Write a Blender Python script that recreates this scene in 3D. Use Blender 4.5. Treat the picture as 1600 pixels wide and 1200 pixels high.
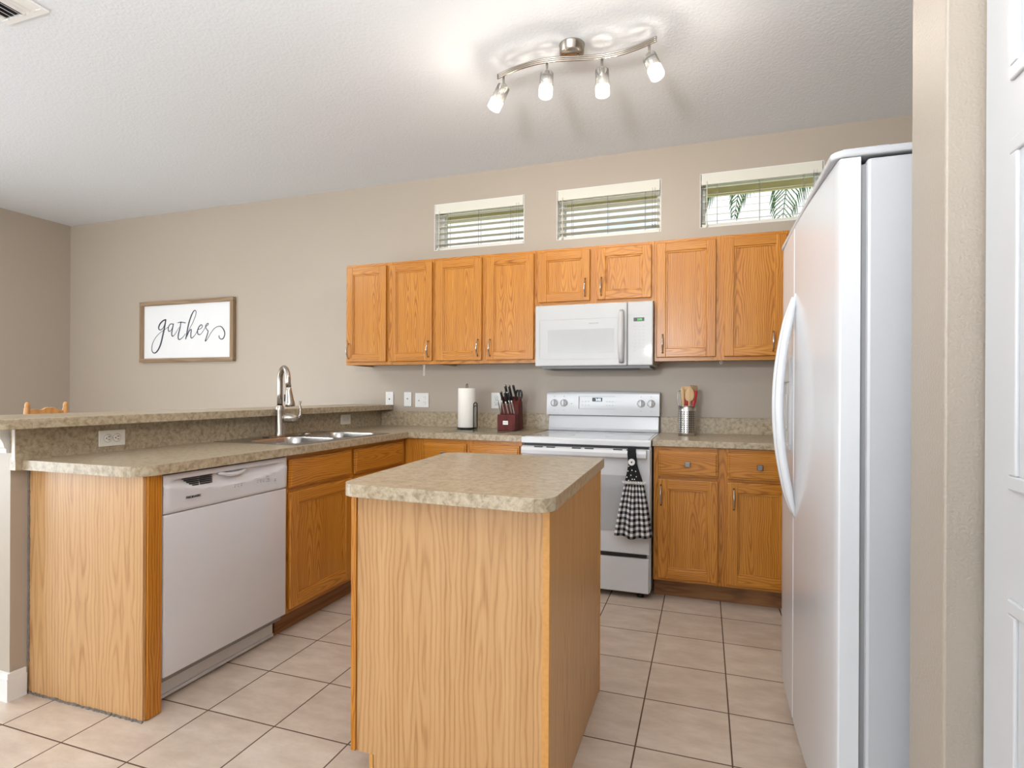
import bpy, bmesh, math, random
from mathutils import Vector, Matrix
random.seed(7)
PI = math.pi
SC = bpy.context.scene
COL = SC.collection
for o in list(bpy.data.objects):
    bpy.data.objects.remove(o)

# ------------------------------------------------------------------ camera
cam = bpy.data.cameras.new('camera')
cam.sensor_width = 36.0
cam.lens = 36.0 * 862.72 / 1600.0
cam.shift_x = -10.8 / 1600.0
cam.shift_y = 12.9 / 1600.0
cam.clip_start = 0.05
cam.clip_end = 200
cam_o = bpy.data.objects.new('camera', cam)
COL.objects.link(cam_o)
cam_o.matrix_world = (Matrix.Translation((0, 0, 1.1731)) @ Matrix.Rotation(0.32446, 4, 'Z')
                      @ Matrix.Rotation(PI / 2, 4, 'X') @ Matrix.Rotation(0.004634, 4, 'Z'))
SC.camera = cam_o

# ------------------------------------------------------------------ view, world, daylight
SC.view_settings.view_transform = 'Standard'
SC.view_settings.look = 'None'
SC.view_settings.gamma = 1.0
SC.view_settings.use_curve_mapping = False
SC.view_settings.exposure = 0.07

W = bpy.data.worlds.new('sky')
SC.world = W
W.use_nodes = True
nt = W.node_tree
for n in list(nt.nodes):
    nt.nodes.remove(n)
out = nt.nodes.new('ShaderNodeOutputWorld')
bg = nt.nodes.new('ShaderNodeBackground')
tc = nt.nodes.new('ShaderNodeTexCoord')
ns = nt.nodes.new('ShaderNodeTexNoise')
ns.inputs['Scale'].default_value = 3.2
ns.inputs['Detail'].default_value = 5
rp = nt.nodes.new('ShaderNodeValToRGB')
rp.color_ramp.elements[0].position = 0.30
rp.color_ramp.elements[0].color = (0.62, 0.82, 1.0, 1)
rp.color_ramp.elements[1].position = 0.46
rp.color_ramp.elements[1].color = (1.0, 1.0, 1.0, 1)
nt.links.new(tc.outputs['Generated'], ns.inputs['Vector'])
nt.links.new(ns.outputs['Fac'], rp.inputs['Fac'])
nt.links.new(rp.outputs['Color'], bg.inputs['Color'])
bg.inputs['Strength'].default_value = 1.25
nt.links.new(bg.outputs[0], out.inputs[0])


def area(name, loc, rot, sx, sy, power, color=(1, 1, 1)):
    l = bpy.data.lights.new(name, 'AREA')
    l.shape = 'RECTANGLE'
    l.size = sx
    l.size_y = sy
    l.energy = power
    l.color = color
    o = bpy.data.objects.new(name, l)
    COL.objects.link(o)
    o.location = loc
    o.rotation_euler = rot
    return o


CZ_ = 2.835
# daylight entering through the glazed doors behind the camera and in the dining end
area('daylight_rear_door', (-3.4, -6.93, 1.15), (PI / 2 + 0.2, 0, 0), 4.0, 2.1, 200, (0.88, 0.95, 1.0))
area('daylight_rear_window', (-0.55, -6.93, 1.45), (PI / 2 + 0.1, 0, 0), 1.5, 1.4, 25, (0.88, 0.95, 1.0))
area('daylight_dining_door', (-6.0, 0.1, 1.15), (PI / 2 + 0.25, 0, -PI / 2), 2.6, 2.1, 105, (0.88, 0.95, 1.0))
# added fill lamp bounced off the ceiling above the camera; added unseen overhead fill for the dining end
area('ceiling_bounce_fill', (-0.6, -0.7, 1.75), (PI - 0.45, 0, 0.1), 0.3, 0.3, 95, (0.97, 0.98, 1.0))
area('dining_overhead_fill', (-4.3, 1.2, CZ_ - 0.03), (0, 0, 0), 0.7, 0.7, 30, (1.0, 0.97, 0.93))
sun = bpy.data.lights.new('sun', 'SUN')
sun.energy = 4.0
sun.angle = 0.01
sun.color = (1.0, 0.96, 0.90)
sun_o = bpy.data.objects.new('sun', sun)
COL.objects.link(sun_o)
sun_o.rotation_euler = (math.radians(32), 0, math.radians(8))

# ------------------------------------------------------------------ materials
MATS = {}


def newmat(name):
    m = bpy.data.materials.new(name)
    m.use_nodes = True
    nt = m.node_tree
    b = nt.nodes.get('Principled BSDF')
    return m, nt, b


def setspec(b, rough=0.5, metal=0.0, coat=0.0, spec=0.5):
    b.inputs['Roughness'].default_value = rough
    b.inputs['Metallic'].default_value = metal
    b.inputs['Specular IOR Level'].default_value = spec
    if coat:
        b.inputs['Coat Weight'].default_value = coat
        b.inputs['Coat Roughness'].default_value = 0.06


def add_noise(nt, scale, detail=3, vec='Object', mscale=(1, 1, 1), rnd=False, dist=0.0):
    tc = nt.nodes.new('ShaderNodeTexCoord')
    mp = nt.nodes.new('ShaderNodeMapping')
    mp.inputs['Scale'].default_value = mscale
    nt.links.new(tc.outputs[vec], mp.inputs['Vector'])
    src = mp.outputs['Vector']
    n = nt.nodes.new('ShaderNodeTexNoise')
    n.inputs['Scale'].default_value = scale
    n.inputs['Detail'].default_value = detail
    n.inputs['Distortion'].default_value = dist
    nt.links.new(src, n.inputs['Vector'])
    return n


def add_bump(nt, b, height, strength, dist=0.002):
    bp = nt.nodes.new('ShaderNodeBump')
    bp.inputs['Strength'].default_value = strength
    bp.inputs['Distance'].default_value = dist
    nt.links.new(height, bp.inputs['Height'])
    nt.links.new(bp.outputs['Normal'], b.inputs['Normal'])


def plain(name, col, rough=0.5, metal=0.0, coat=0.0, var=0.04, nscale=8, bump=0.0, bscale=300, bdist=0.001, spec=0.5):
    """A painted / plastic / metal surface with slight procedural variation."""
    m, nt, b = newmat(name)
    setspec(b, rough, metal, coat, spec)
    n = add_noise(nt, nscale, 2)
    r = nt.nodes.new('ShaderNodeValToRGB')
    r.color_ramp.elements[0].color = tuple(c * (1 - var) for c in col) + (1,)
    r.color_ramp.elements[1].color = tuple(min(1, c * (1 + var)) for c in col) + (1,)
    nt.links.new(n.outputs['Fac'], r.inputs['Fac'])
    nt.links.new(r.outputs['Color'], b.inputs['Base Color'])
    if bump:
        n2 = add_noise(nt, bscale, 3)
        add_bump(nt, b, n2.outputs['Fac'], bump, bdist)
    MATS[name] = m
    return m


def mnode(nt, op, a, b=None, c=None):
    n = nt.nodes.new('ShaderNodeMath')
    n.operation = op
    for i, v in enumerate((a, b, c)):
        if v is None:
            continue
        if isinstance(v, (int, float)):
            n.inputs[i].default_value = v
        else:
            nt.links.new(v, n.inputs[i])
    return n.outputs[0]


def wood(name, light, mid, dark, horizontal=False, rough=0.35, ring=34.0, stretch=0.055, streak=0.35, coat=0.0,
         wide=1.0, spec=0.5, per_obj=True, width=0.26):
    """Oak: stretched cathedral rings plus fine pore streaks. Grain runs along z (or along x when horizontal)."""
    m, nt, b = newmat(name)
    setspec(b, rough, 0, coat, spec)
    tc = nt.nodes.new('ShaderNodeTexCoord')
    oi = nt.nodes.new('ShaderNodeObjectInfo')
    sep = nt.nodes.new('ShaderNodeSeparateXYZ')
    nt.links.new(tc.outputs['Object'], sep.inputs[0])
    x, y, z = sep.outputs
    rnd = oi.outputs['Random']
    if horizontal:
        a, g = z, mnode(nt, 'ADD', x, y)
    else:
        a, g = mnode(nt, 'ADD', x, y), z
    if per_obj:
        a = mnode(nt, 'ADD', a, mnode(nt, 'MULTIPLY', rnd, 5.3))
        g = mnode(nt, 'ADD', g, mnode(nt, 'MULTIPLY', rnd, 9.7))
    # repeat the heart every `width` metres
    k = mnode(nt, 'FLOOR', mnode(nt, 'DIVIDE', a, width))
    aa = mnode(nt, 'SUBTRACT', mnode(nt, 'PINGPONG', a, width / 2), width * 0.12)
    comb = nt.nodes.new('ShaderNodeCombineXYZ')
    nt.links.new(mnode(nt, 'MULTIPLY', a, 3.5), comb.inputs[0])
    nt.links.new(mnode(nt, 'MULTIPLY', g, 1.1), comb.inputs[1])
    warp = nt.nodes.new('ShaderNodeTexNoise')
    warp.inputs['Scale'].default_value = 2.2
    warp.inputs['Detail'].default_value = 3
    nt.links.new(comb.outputs[0], warp.inputs['Vector'])
    wv = mnode(nt, 'SUBTRACT', warp.outputs['Fac'], 0.5)
    gy = mnode(nt, 'MULTIPLY', mnode(nt, 'SUBTRACT', mnode(nt, 'PINGPONG', g, 0.75), 0.3), stretch * 2)
    aw = mnode(nt, 'ADD', aa, mnode(nt, 'MULTIPLY', wv, 0.050 * wide))
    gw = mnode(nt, 'ADD', gy, mnode(nt, 'MULTIPLY', wv, 0.03 * wide))
    r = mnode(nt, 'SQRT', mnode(nt, 'ADD', mnode(nt, 'MULTIPLY', aw, aw), mnode(nt, 'MULTIPLY', gw, gw)))
    jag = nt.nodes.new('ShaderNodeTexNoise')
    jag.inputs['Scale'].default_value = 1.0
    jag.inputs['Detail'].default_value = 2
    cj = nt.nodes.new('ShaderNodeCombineXYZ')
    nt.links.new(mnode(nt, 'MULTIPLY', a, 70.0), cj.inputs[0])
    nt.links.new(mnode(nt, 'MULTIPLY', g, 5.0), cj.inputs[1])
    nt.links.new(cj.outputs[0], jag.inputs['Vector'])
    r = mnode(nt, 'ADD', r, mnode(nt, 'MULTIPLY', mnode(nt, 'SUBTRACT', jag.outputs['Fac'], 0.5), 0.35 / ring))
    ph = mnode(nt, 'MULTIPLY', r, ring * 2 * PI)
    s = mnode(nt, 'SINE', ph)
    s = mnode(nt, 'MULTIPLY_ADD', s, 0.5, 0.5)
    s = mnode(nt, 'POWER', s, 2.2)
    # pores
    comb2 = nt.nodes.new('ShaderNodeCombineXYZ')
    nt.links.new(mnode(nt, 'MULTIPLY', a, 260.0), comb2.inputs[0])
    nt.links.new(mnode(nt, 'MULTIPLY', g, 6.0), comb2.inputs[1])
    p = nt.nodes.new('ShaderNodeTexNoise')
    p.inputs['Scale'].default_value = 1.0
    p.inputs['Detail'].default_value = 3
    nt.links.new(comb2.outputs[0], p.inputs['Vector'])
    pv = mnode(nt, 'SUBTRACT', p.outputs['Fac'], 0.42)
    comb3 = nt.nodes.new('ShaderNodeCombineXYZ')
    nt.links.new(mnode(nt, 'MULTIPLY', a, 26.0), comb3.inputs[0])
    nt.links.new(mnode(nt, 'MULTIPLY', g, 0.7), comb3.inputs[1])
    q = nt.nodes.new('ShaderNodeTexNoise')
    q.inputs['Scale'].default_value = 1.0
    q.inputs['Detail'].default_value = 3
    nt.links.new(comb3.outputs[0], q.inputs['Vector'])
    f = mnode(nt, 'ADD', mnode(nt, 'MULTIPLY', s, 0.42), mnode(nt, 'MULTIPLY', pv, streak * 2.2))
    f = mnode(nt, 'ADD', f, mnode(nt, 'MULTIPLY', mnode(nt, 'SUBTRACT', q.outputs['Fac'], 0.5), 0.75))
    f = mnode(nt, 'ADD', f, 0.22)
    ramp = nt.nodes.new('ShaderNodeValToRGB')
    e = ramp.color_ramp.elements
    e[0].position = 0.08
    e[0].color = light + (1,)
    e[1].position = 0.95
    e[1].color = dark + (1,)
    em = e.new(0.5)
    em.color = mid + (1,)
    nt.links.new(f, ramp.inputs['Fac'])
    nt.links.new(ramp.outputs['Color'], b.inputs['Base Color'])
    add_bump(nt, b, f, 0.12, 0.0006)
    MATS[name] = m
    return m


def laminate(name, c1, c2, c3, rough=0.3, scale=32):
    m, nt, b = newmat(name)
    setspec(b, rough, 0, 0, 0.5)
    n = add_noise(nt, scale, 6, dist=0.4)
    n.inputs['Roughness'].default_value = 0.68
    r = nt.nodes.new('ShaderNodeValToRGB')
    e = r.color_ramp.elements
    e[0].position = 0.32
    e[0].color = c1 + (1,)
    e[1].position = 0.70
    e[1].color = c3 + (1,)
    em = e.new(0.5)
    em.color = c2 + (1,)
    nt.links.new(n.outputs['Fac'], r.inputs['Fac'])
    nt.links.new(r.outputs['Color'], b.inputs['Base Color'])
    MATS[name] = m
    return m


def metal(name, col, rough=0.3, aniso=0.0):
    return plain(name, col, rough, 1.0, var=0.06, nscale=40)


M = {}
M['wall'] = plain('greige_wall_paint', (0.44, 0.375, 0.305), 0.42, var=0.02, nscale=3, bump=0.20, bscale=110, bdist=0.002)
M['stub'] = plain('greige_wall_paint_orange_peel_shaded', (0.37, 0.32, 0.262), 0.4, var=0.02, nscale=3, bump=0.55, bscale=190, bdist=0.0025)  # same greige paint, colour darkened to carry the niche wall's shade
M['ceiling'] = plain('white_knockdown_ceiling', (0.74, 0.775, 0.82), 0.6, var=0.015, nscale=60, bump=0.4, bscale=75, bdist=0.005)
M['trim'] = plain('white_trim_paint', (0.80, 0.80, 0.79), 0.35, var=0.02)
M['door'] = plain('white_door_paint', (0.54, 0.55, 0.565), 0.35, var=0.02, bump=0.1, bscale=90)
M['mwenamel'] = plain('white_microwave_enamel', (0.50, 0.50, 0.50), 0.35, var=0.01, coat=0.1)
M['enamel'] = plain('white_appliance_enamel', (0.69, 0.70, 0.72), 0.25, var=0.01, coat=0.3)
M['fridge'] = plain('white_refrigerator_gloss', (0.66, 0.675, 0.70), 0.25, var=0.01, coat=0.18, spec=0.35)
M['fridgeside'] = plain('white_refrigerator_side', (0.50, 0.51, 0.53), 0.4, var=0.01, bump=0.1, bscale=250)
M['dwpanel'] = plain('white_dishwasher_enamel', (0.66, 0.66, 0.69), 0.14, var=0.01, coat=0.6)
M['grey'] = plain('grey_gasket', (0.25, 0.25, 0.26), 0.5)
M['lightgrey'] = plain('light_grey_print', (0.42, 0.43, 0.45), 0.4)
M['dark'] = plain('dark_gap', (0.02, 0.02, 0.022), 0.5)
M['black'] = plain('black_plastic', (0.012, 0.012, 0.013), 0.35)
M['ovenglass'] = plain('grey_oven_window_glass', (0.46, 0.475, 0.49), 0.08, coat=0.5)
M['mwglass'] = plain('grey_microwave_window', (0.47, 0.475, 0.48), 0.15, coat=0.5)
M['cooktop'] = plain('glass_cooktop', (0.60, 0.61, 0.62), 0.06, coat=0.8, var=0.02)
M['steel'] = metal('brushed_stainless_steel', (0.62, 0.61, 0.59), 0.28)
M['sinksteel'] = metal('satin_sink_steel', (0.50, 0.49, 0.48), 0.27)
M['nickel'] = metal('brushed_nickel', (0.46, 0.42, 0.37), 0.27)
M['chrome'] = metal('polished_handle_nickel', (0.60, 0.56, 0.52), 0.2)
M['knob'] = metal('dark_pewter_knob', (0.24, 0.225, 0.22), 0.35)
M['bronze'] = plain('black_wire', (0.012, 0.011, 0.010), 0.35, metal=0.3)
M['paper'] = plain('white_paper_towel', (0.84, 0.81, 0.76), 0.9, bump=0.4, bscale=160, bdist=0.002)
M['block'] = wood('dark_red_mahogany', (0.13, 0.022, 0.018), (0.10, 0.017, 0.015), (0.06, 0.010, 0.009), ring=20, rough=0.55, spec=0.25)
M['spoon'] = wood('pale_beech_wood', (0.62, 0.42, 0.22), (0.55, 0.36, 0.18), (0.45, 0.28, 0.13), ring=20, rough=0.55)
M['olive'] = wood('brown_utensil_wood', (0.33, 0.22, 0.09), (0.27, 0.17, 0.07), (0.2, 0.12, 0.05), ring=20, rough=0.55)
M['red'] = plain('red_silicone', (0.48, 0.015, 0.02), 0.4)
M['plate'] = plain('white_wall_plate', (0.82, 0.82, 0.80), 0.35, var=0.01)
M['almond'] = plain('light_almond_plate', (0.84, 0.81, 0.75), 0.35, var=0.01)
M['blind'] = plain('ivory_faux_wood_slat', (0.72, 0.70, 0.61), 0.45, var=0.02)
M['vinyl'] = plain('white_vinyl_window_frame', (0.80, 0.80, 0.76), 0.4, var=0.02)
M['cord'] = plain('grey_cord', (0.22, 0.22, 0.22), 0.8)
M['signboard'] = plain('white_sign_board', (0.80, 0.81, 0.82), 0.6, var=0.01)
M['ink'] = plain('slate_sign_ink', (0.045, 0.055, 0.08), 0.6)
M['rustic'] = wood('weathered_brown_frame_wood', (0.36, 0.25, 0.155), (0.28, 0.19, 0.11), (0.17, 0.11, 0.06), ring=26, rough=0.7)
M['rustic_h'] = wood('weathered_brown_frame_wood_horizontal', (0.36, 0.25, 0.155), (0.28, 0.19, 0.11), (0.17, 0.11, 0.06), horizontal=True, ring=26, rough=0.7)
M['crochet'] = plain('black_crochet_yarn', (0.012, 0.012, 0.015), 0.95, bump=1.0, bscale=380, bdist=0.004)
M['button'] = plain('white_button', (0.85, 0.85, 0.84), 0.3)
M['mat'] = plain('green_grey_cutting_board', (0.19, 0.19, 0.135), 0.18, coat=0.5, var=0.05)
M['caulk'] = plain('dirty_grey_caulk', (0.20, 0.17, 0.15), 0.9, var=0.5, nscale=60)
M['soffit'] = plain('cream_yellow_soffit', (0.78, 0.74, 0.50), 0.7)
M['leaf'] = plain('palm_leaf_green', (0.07, 0.17, 0.06), 0.6, var=0.3)
M['trunk'] = plain('grey_palm_trunk', (0.25, 0.21, 0.16), 0.9, var=0.3, nscale=20)
M['grass'] = plain('sandy_lawn', (0.42, 0.44, 0.26), 0.9, var=0.3)
M['chairwood'] = wood('golden_chair_wood', (0.62, 0.32, 0.11), (0.52, 0.25, 0.08), (0.38, 0.17, 0.05), ring=30, rough=0.3)

# light oak veneer of the side panels; orange-stained oak of the doors
PL, PM, PD = (0.60, 0.36, 0.165), (0.53, 0.295, 0.122), (0.37, 0.18, 0.06)
M['panel'] = wood('light_oak_veneer_panel', PL, PM, PD, ring=66, stretch=0.030, rough=0.35, width=0.23)
OL, OM, OD = (0.58, 0.255, 0.038), (0.47, 0.172, 0.014), (0.25, 0.070, 0.004)
M['oak'] = wood('honey_stained_oak', OL, OM, OD, ring=100, stretch=0.045, rough=0.3, width=0.27)
M['oak_h'] = wood('honey_stained_oak_horizontal', OL, OM, OD, horizontal=True, ring=100, stretch=0.045, rough=0.3, width=0.27)
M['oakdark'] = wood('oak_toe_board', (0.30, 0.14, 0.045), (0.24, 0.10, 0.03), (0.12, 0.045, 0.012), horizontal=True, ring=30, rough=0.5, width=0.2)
M['edge'] = plain('oak_edge_strip', (0.62, 0.31, 0.085), 0.4, var=0.15, nscale=90)
M['top'] = laminate('mottled_beige_laminate', (0.235, 0.18, 0.105), (0.415, 0.337, 0.23), (0.53, 0.455, 0.34), scale=48)

# ---- gingham cloth (uses the UV map)
m, nt, b = newmat('black_and_white_gingham')
setspec(b, 0.9, 0, 0, 0.2)
uv = nt.nodes.new('ShaderNodeTexCoord')
sp = nt.nodes.new('ShaderNodeSeparateXYZ')
nt.links.new(uv.outputs['UV'], sp.inputs[0])
sx = mnode(nt, 'GREATER_THAN', mnode(nt, 'FRACT', sp.outputs[0]), 0.5)
sy = mnode(nt, 'GREATER_THAN', mnode(nt, 'FRACT', sp.outputs[1]), 0.5)
t = mnode(nt, 'MULTIPLY', mnode(nt, 'ADD', sx, sy), 0.5)
r = nt.nodes.new('ShaderNodeValToRGB')
r.color_ramp.interpolation = 'CONSTANT'
e = r.color_ramp.elements
e[0].color = (0.82, 0.80, 0.79, 1)
e[1].position = 0.8
e[1].color = (0.012, 0.012, 0.018, 1)
em = e.new(0.3)
em.color = (0.21, 0.205, 0.21, 1)
nt.links.new(t, r.inputs['Fac'])
nt.links.new(r.outputs['Color'], b.inputs['Base Color'])
M['gingham'] = m

# ---- floor tile: square beige tile with brown grout
TILE, TX, TY = 0.30199, -0.2134, 3.0697
m, nt, b = newmat('beige_ceramic_floor_tile')
tc = nt.nodes.new('ShaderNodeTexCoord')
sp = nt.nodes.new('ShaderNodeSeparateXYZ')
nt.links.new(tc.outputs['Object'], sp.inputs[0])
ux = mnode(nt, 'DIVIDE', mnode(nt, 'SUBTRACT', sp.outputs[0], TX), TILE)
uy = mnode(nt, 'DIVIDE', mnode(nt, 'SUBTRACT', sp.outputs[1], TY), TILE)


def edge_d(u):
    f = mnode(nt, 'FRACT', u)
    return mnode(nt, 'MINIMUM', f, mnode(nt, 'SUBTRACT', 1.0, f))


dmin = mnode(nt, 'MINIMUM', edge_d(ux), edge_d(uy))
grout = mnode(nt, 'LESS_THAN', dmin, 0.0085)
cb = nt.nodes.new('ShaderNodeCombineXYZ')
nt.links.new(mnode(nt, 'FLOOR', ux), cb.inputs[0])
nt.links.new(mnode(nt, 'FLOOR', uy), cb.inputs[1])
wn = nt.nodes.new('ShaderNodeTexWhiteNoise')
nt.links.new(cb.outputs[0], wn.inputs['Vector'])
n1 = nt.nodes.new('ShaderNodeTexNoise')
n1.inputs['Scale'].default_value = 7
n1.inputs['Detail'].default_value = 6
n1.inputs['Roughness'].default_value = 0.65
mpn = nt.nodes.new('ShaderNodeVectorMath')
mpn.operation = 'MULTIPLY_ADD'
nt.links.new(tc.outputs['Object'], mpn.inputs[0])
mpn.inputs[1].default_value = (1, 2.2, 1)
nt.links.new(wn.outputs['Color'], mpn.inputs[2])
nt.links.new(mpn.outputs[0], n1.inputs['Vector'])
v = mnode(nt, 'ADD', n1.outputs['Fac'], mnode(nt, 'MULTIPLY', mnode(nt, 'SUBTRACT', wn.outputs['Value'], 0.5), 0.12))
r = nt.nodes.new('ShaderNodeValToRGB')
e = r.color_ramp.elements
e[0].position = 0.3
e[0].color = (0.50, 0.40, 0.315, 1)
e[1].position = 0.7
e[1].color = (0.66, 0.56, 0.465, 1)
nt.links.new(v, r.inputs['Fac'])
mx = nt.nodes.new('ShaderNodeMix')
mx.data_type = 'RGBA'
nt.links.new(grout, mx.inputs['Factor'])
nt.links.new(r.outputs['Color'], mx.inputs['A'])
mx.inputs['B'].default_value = (0.10, 0.058, 0.034, 1)
nt.links.new(mx.outputs['Result'], b.inputs['Base Color'])
nt.links.new(mnode(nt, 'MULTIPLY_ADD', grout, 0.5, 0.36), b.inputs['Roughness'])
hh = mnode(nt, 'MINIMUM', mnode(nt, 'MULTIPLY', dmin, 60.0), 1.0)
hh = mnode(nt, 'ADD', hh, mnode(nt, 'MULTIPLY', n1.outputs['Fac'], 0.3))
add_bump(nt, b, hh, 0.3, 0.002)
M['tile'] = m

# ---- perforated steel of the crock (holes are geometry-free dark dots in a regular grid)
m, nt, b = newmat('perforated_steel')
setspec(b, 0.25, 1.0)
uv = nt.nodes.new('ShaderNodeTexCoord')
sp = nt.nodes.new('ShaderNodeSeparateXYZ')
nt.links.new(uv.outputs['UV'], sp.inputs[0])
fx = mnode(nt, 'SUBTRACT', mnode(nt, 'FRACT', sp.outputs[0]), 0.5)
fy = mnode(nt, 'SUBTRACT', mnode(nt, 'FRACT', sp.outputs[1]), 0.5)
rr = mnode(nt, 'SQRT', mnode(nt, 'ADD', mnode(nt, 'MULTIPLY', fx, fx), mnode(nt, 'MULTIPLY', fy, fy)))
hole = mnode(nt, 'LESS_THAN', rr, 0.25)
mx = nt.nodes.new('ShaderNodeMix')
mx.data_type = 'RGBA'
nt.links.new(hole, mx.inputs['Factor'])
mx.inputs['A'].default_value = (0.62, 0.61, 0.59, 1)
mx.inputs['B'].default_value = (0.004, 0.004, 0.004, 1)
nt.links.new(mx.outputs['Result'], b.inputs['Base Color'])
nt.links.new(mnode(nt, 'SUBTRACT', 1.0, hole), b.inputs['Metallic'])
M['perf'] = m


def emit(name, col, strength):
    m, nt, b = newmat(name)
    b.inputs['Base Color'].default_value = col + (1,)
    b.inputs['Emission Color'].default_value = col + (1,)
    b.inputs['Emission Strength'].default_value = strength
    MATS[name] = m
    return m


M['bulb'] = emit('lit_bulb', (1.0, 0.93, 0.82), 5.0)
M['green_led'] = emit('green_led_digits', (0.10, 0.55, 0.12), 0.8)
M['white_led'] = emit('white_led_digits', (0.75, 0.9, 1.0), 1.0)


def glass(name, col=(1, 1, 1), rough=0.0, frost=0.0, emis=0.0):
    m = bpy.data.materials.new(name)
    m.use_nodes = True
    nt = m.node_tree
    for n in list(nt.nodes):
        nt.nodes.remove(n)
    o = nt.nodes.new('ShaderNodeOutputMaterial')
    t = nt.nodes.new('ShaderNodeBsdfTransparent')
    t.inputs['Color'].default_value = col + (1,)
    g = nt.nodes.new('ShaderNodeBsdfGlossy')
    g.inputs['Roughness'].default_value = rough
    f = nt.nodes.new('ShaderNodeFresnel')
    f.inputs['IOR'].default_value = 1.45
    mx = nt.nodes.new('ShaderNodeMixShader')
    nt.links.new(f.outputs[0], mx.inputs[0])
    nt.links.new(t.outputs[0], mx.inputs[1])
    nt.links.new(g.outputs[0], mx.inputs[2])
    last = mx
    if frost:
        d = nt.nodes.new('ShaderNodeBsdfTranslucent')
        d.inputs['Color'].default_value = (0.95, 0.95, 0.95, 1)
        m2 = nt.nodes.new('ShaderNodeMixShader')
        m2.inputs[0].default_value = frost
        nt.links.new(mx.outputs[0], m2.inputs[1])
        nt.links.new(d.outputs[0], m2.inputs[2])
        last = m2
    if emis:
        e = nt.nodes.new('ShaderNodeEmission')
        e.inputs['Color'].default_value = (1.0, 0.95, 0.87, 1)
        e.inputs['Strength'].default_value = emis
        ad = nt.nodes.new('ShaderNodeAddShader')
        nt.links.new(last.outputs[0], ad.inputs[0])
        nt.links.new(e.outputs[0], ad.inputs[1])
        last = ad
    nt.links.new(last.outputs[0], o.inputs[0])
    MATS[name] = m
    return m


M['pane'] = glass('window_glass', (0.96, 0.98, 0.98))
M['clearglass'] = glass('clear_lamp_glass', (0.97, 0.97, 0.97), 0.02, frost=0.06)
M['frosted'] = glass('frosted_lamp_glass', (0.9, 0.9, 0.9), 0.3, frost=0.75, emis=0.55)

# ------------------------------------------------------------------ mesh helpers


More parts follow.
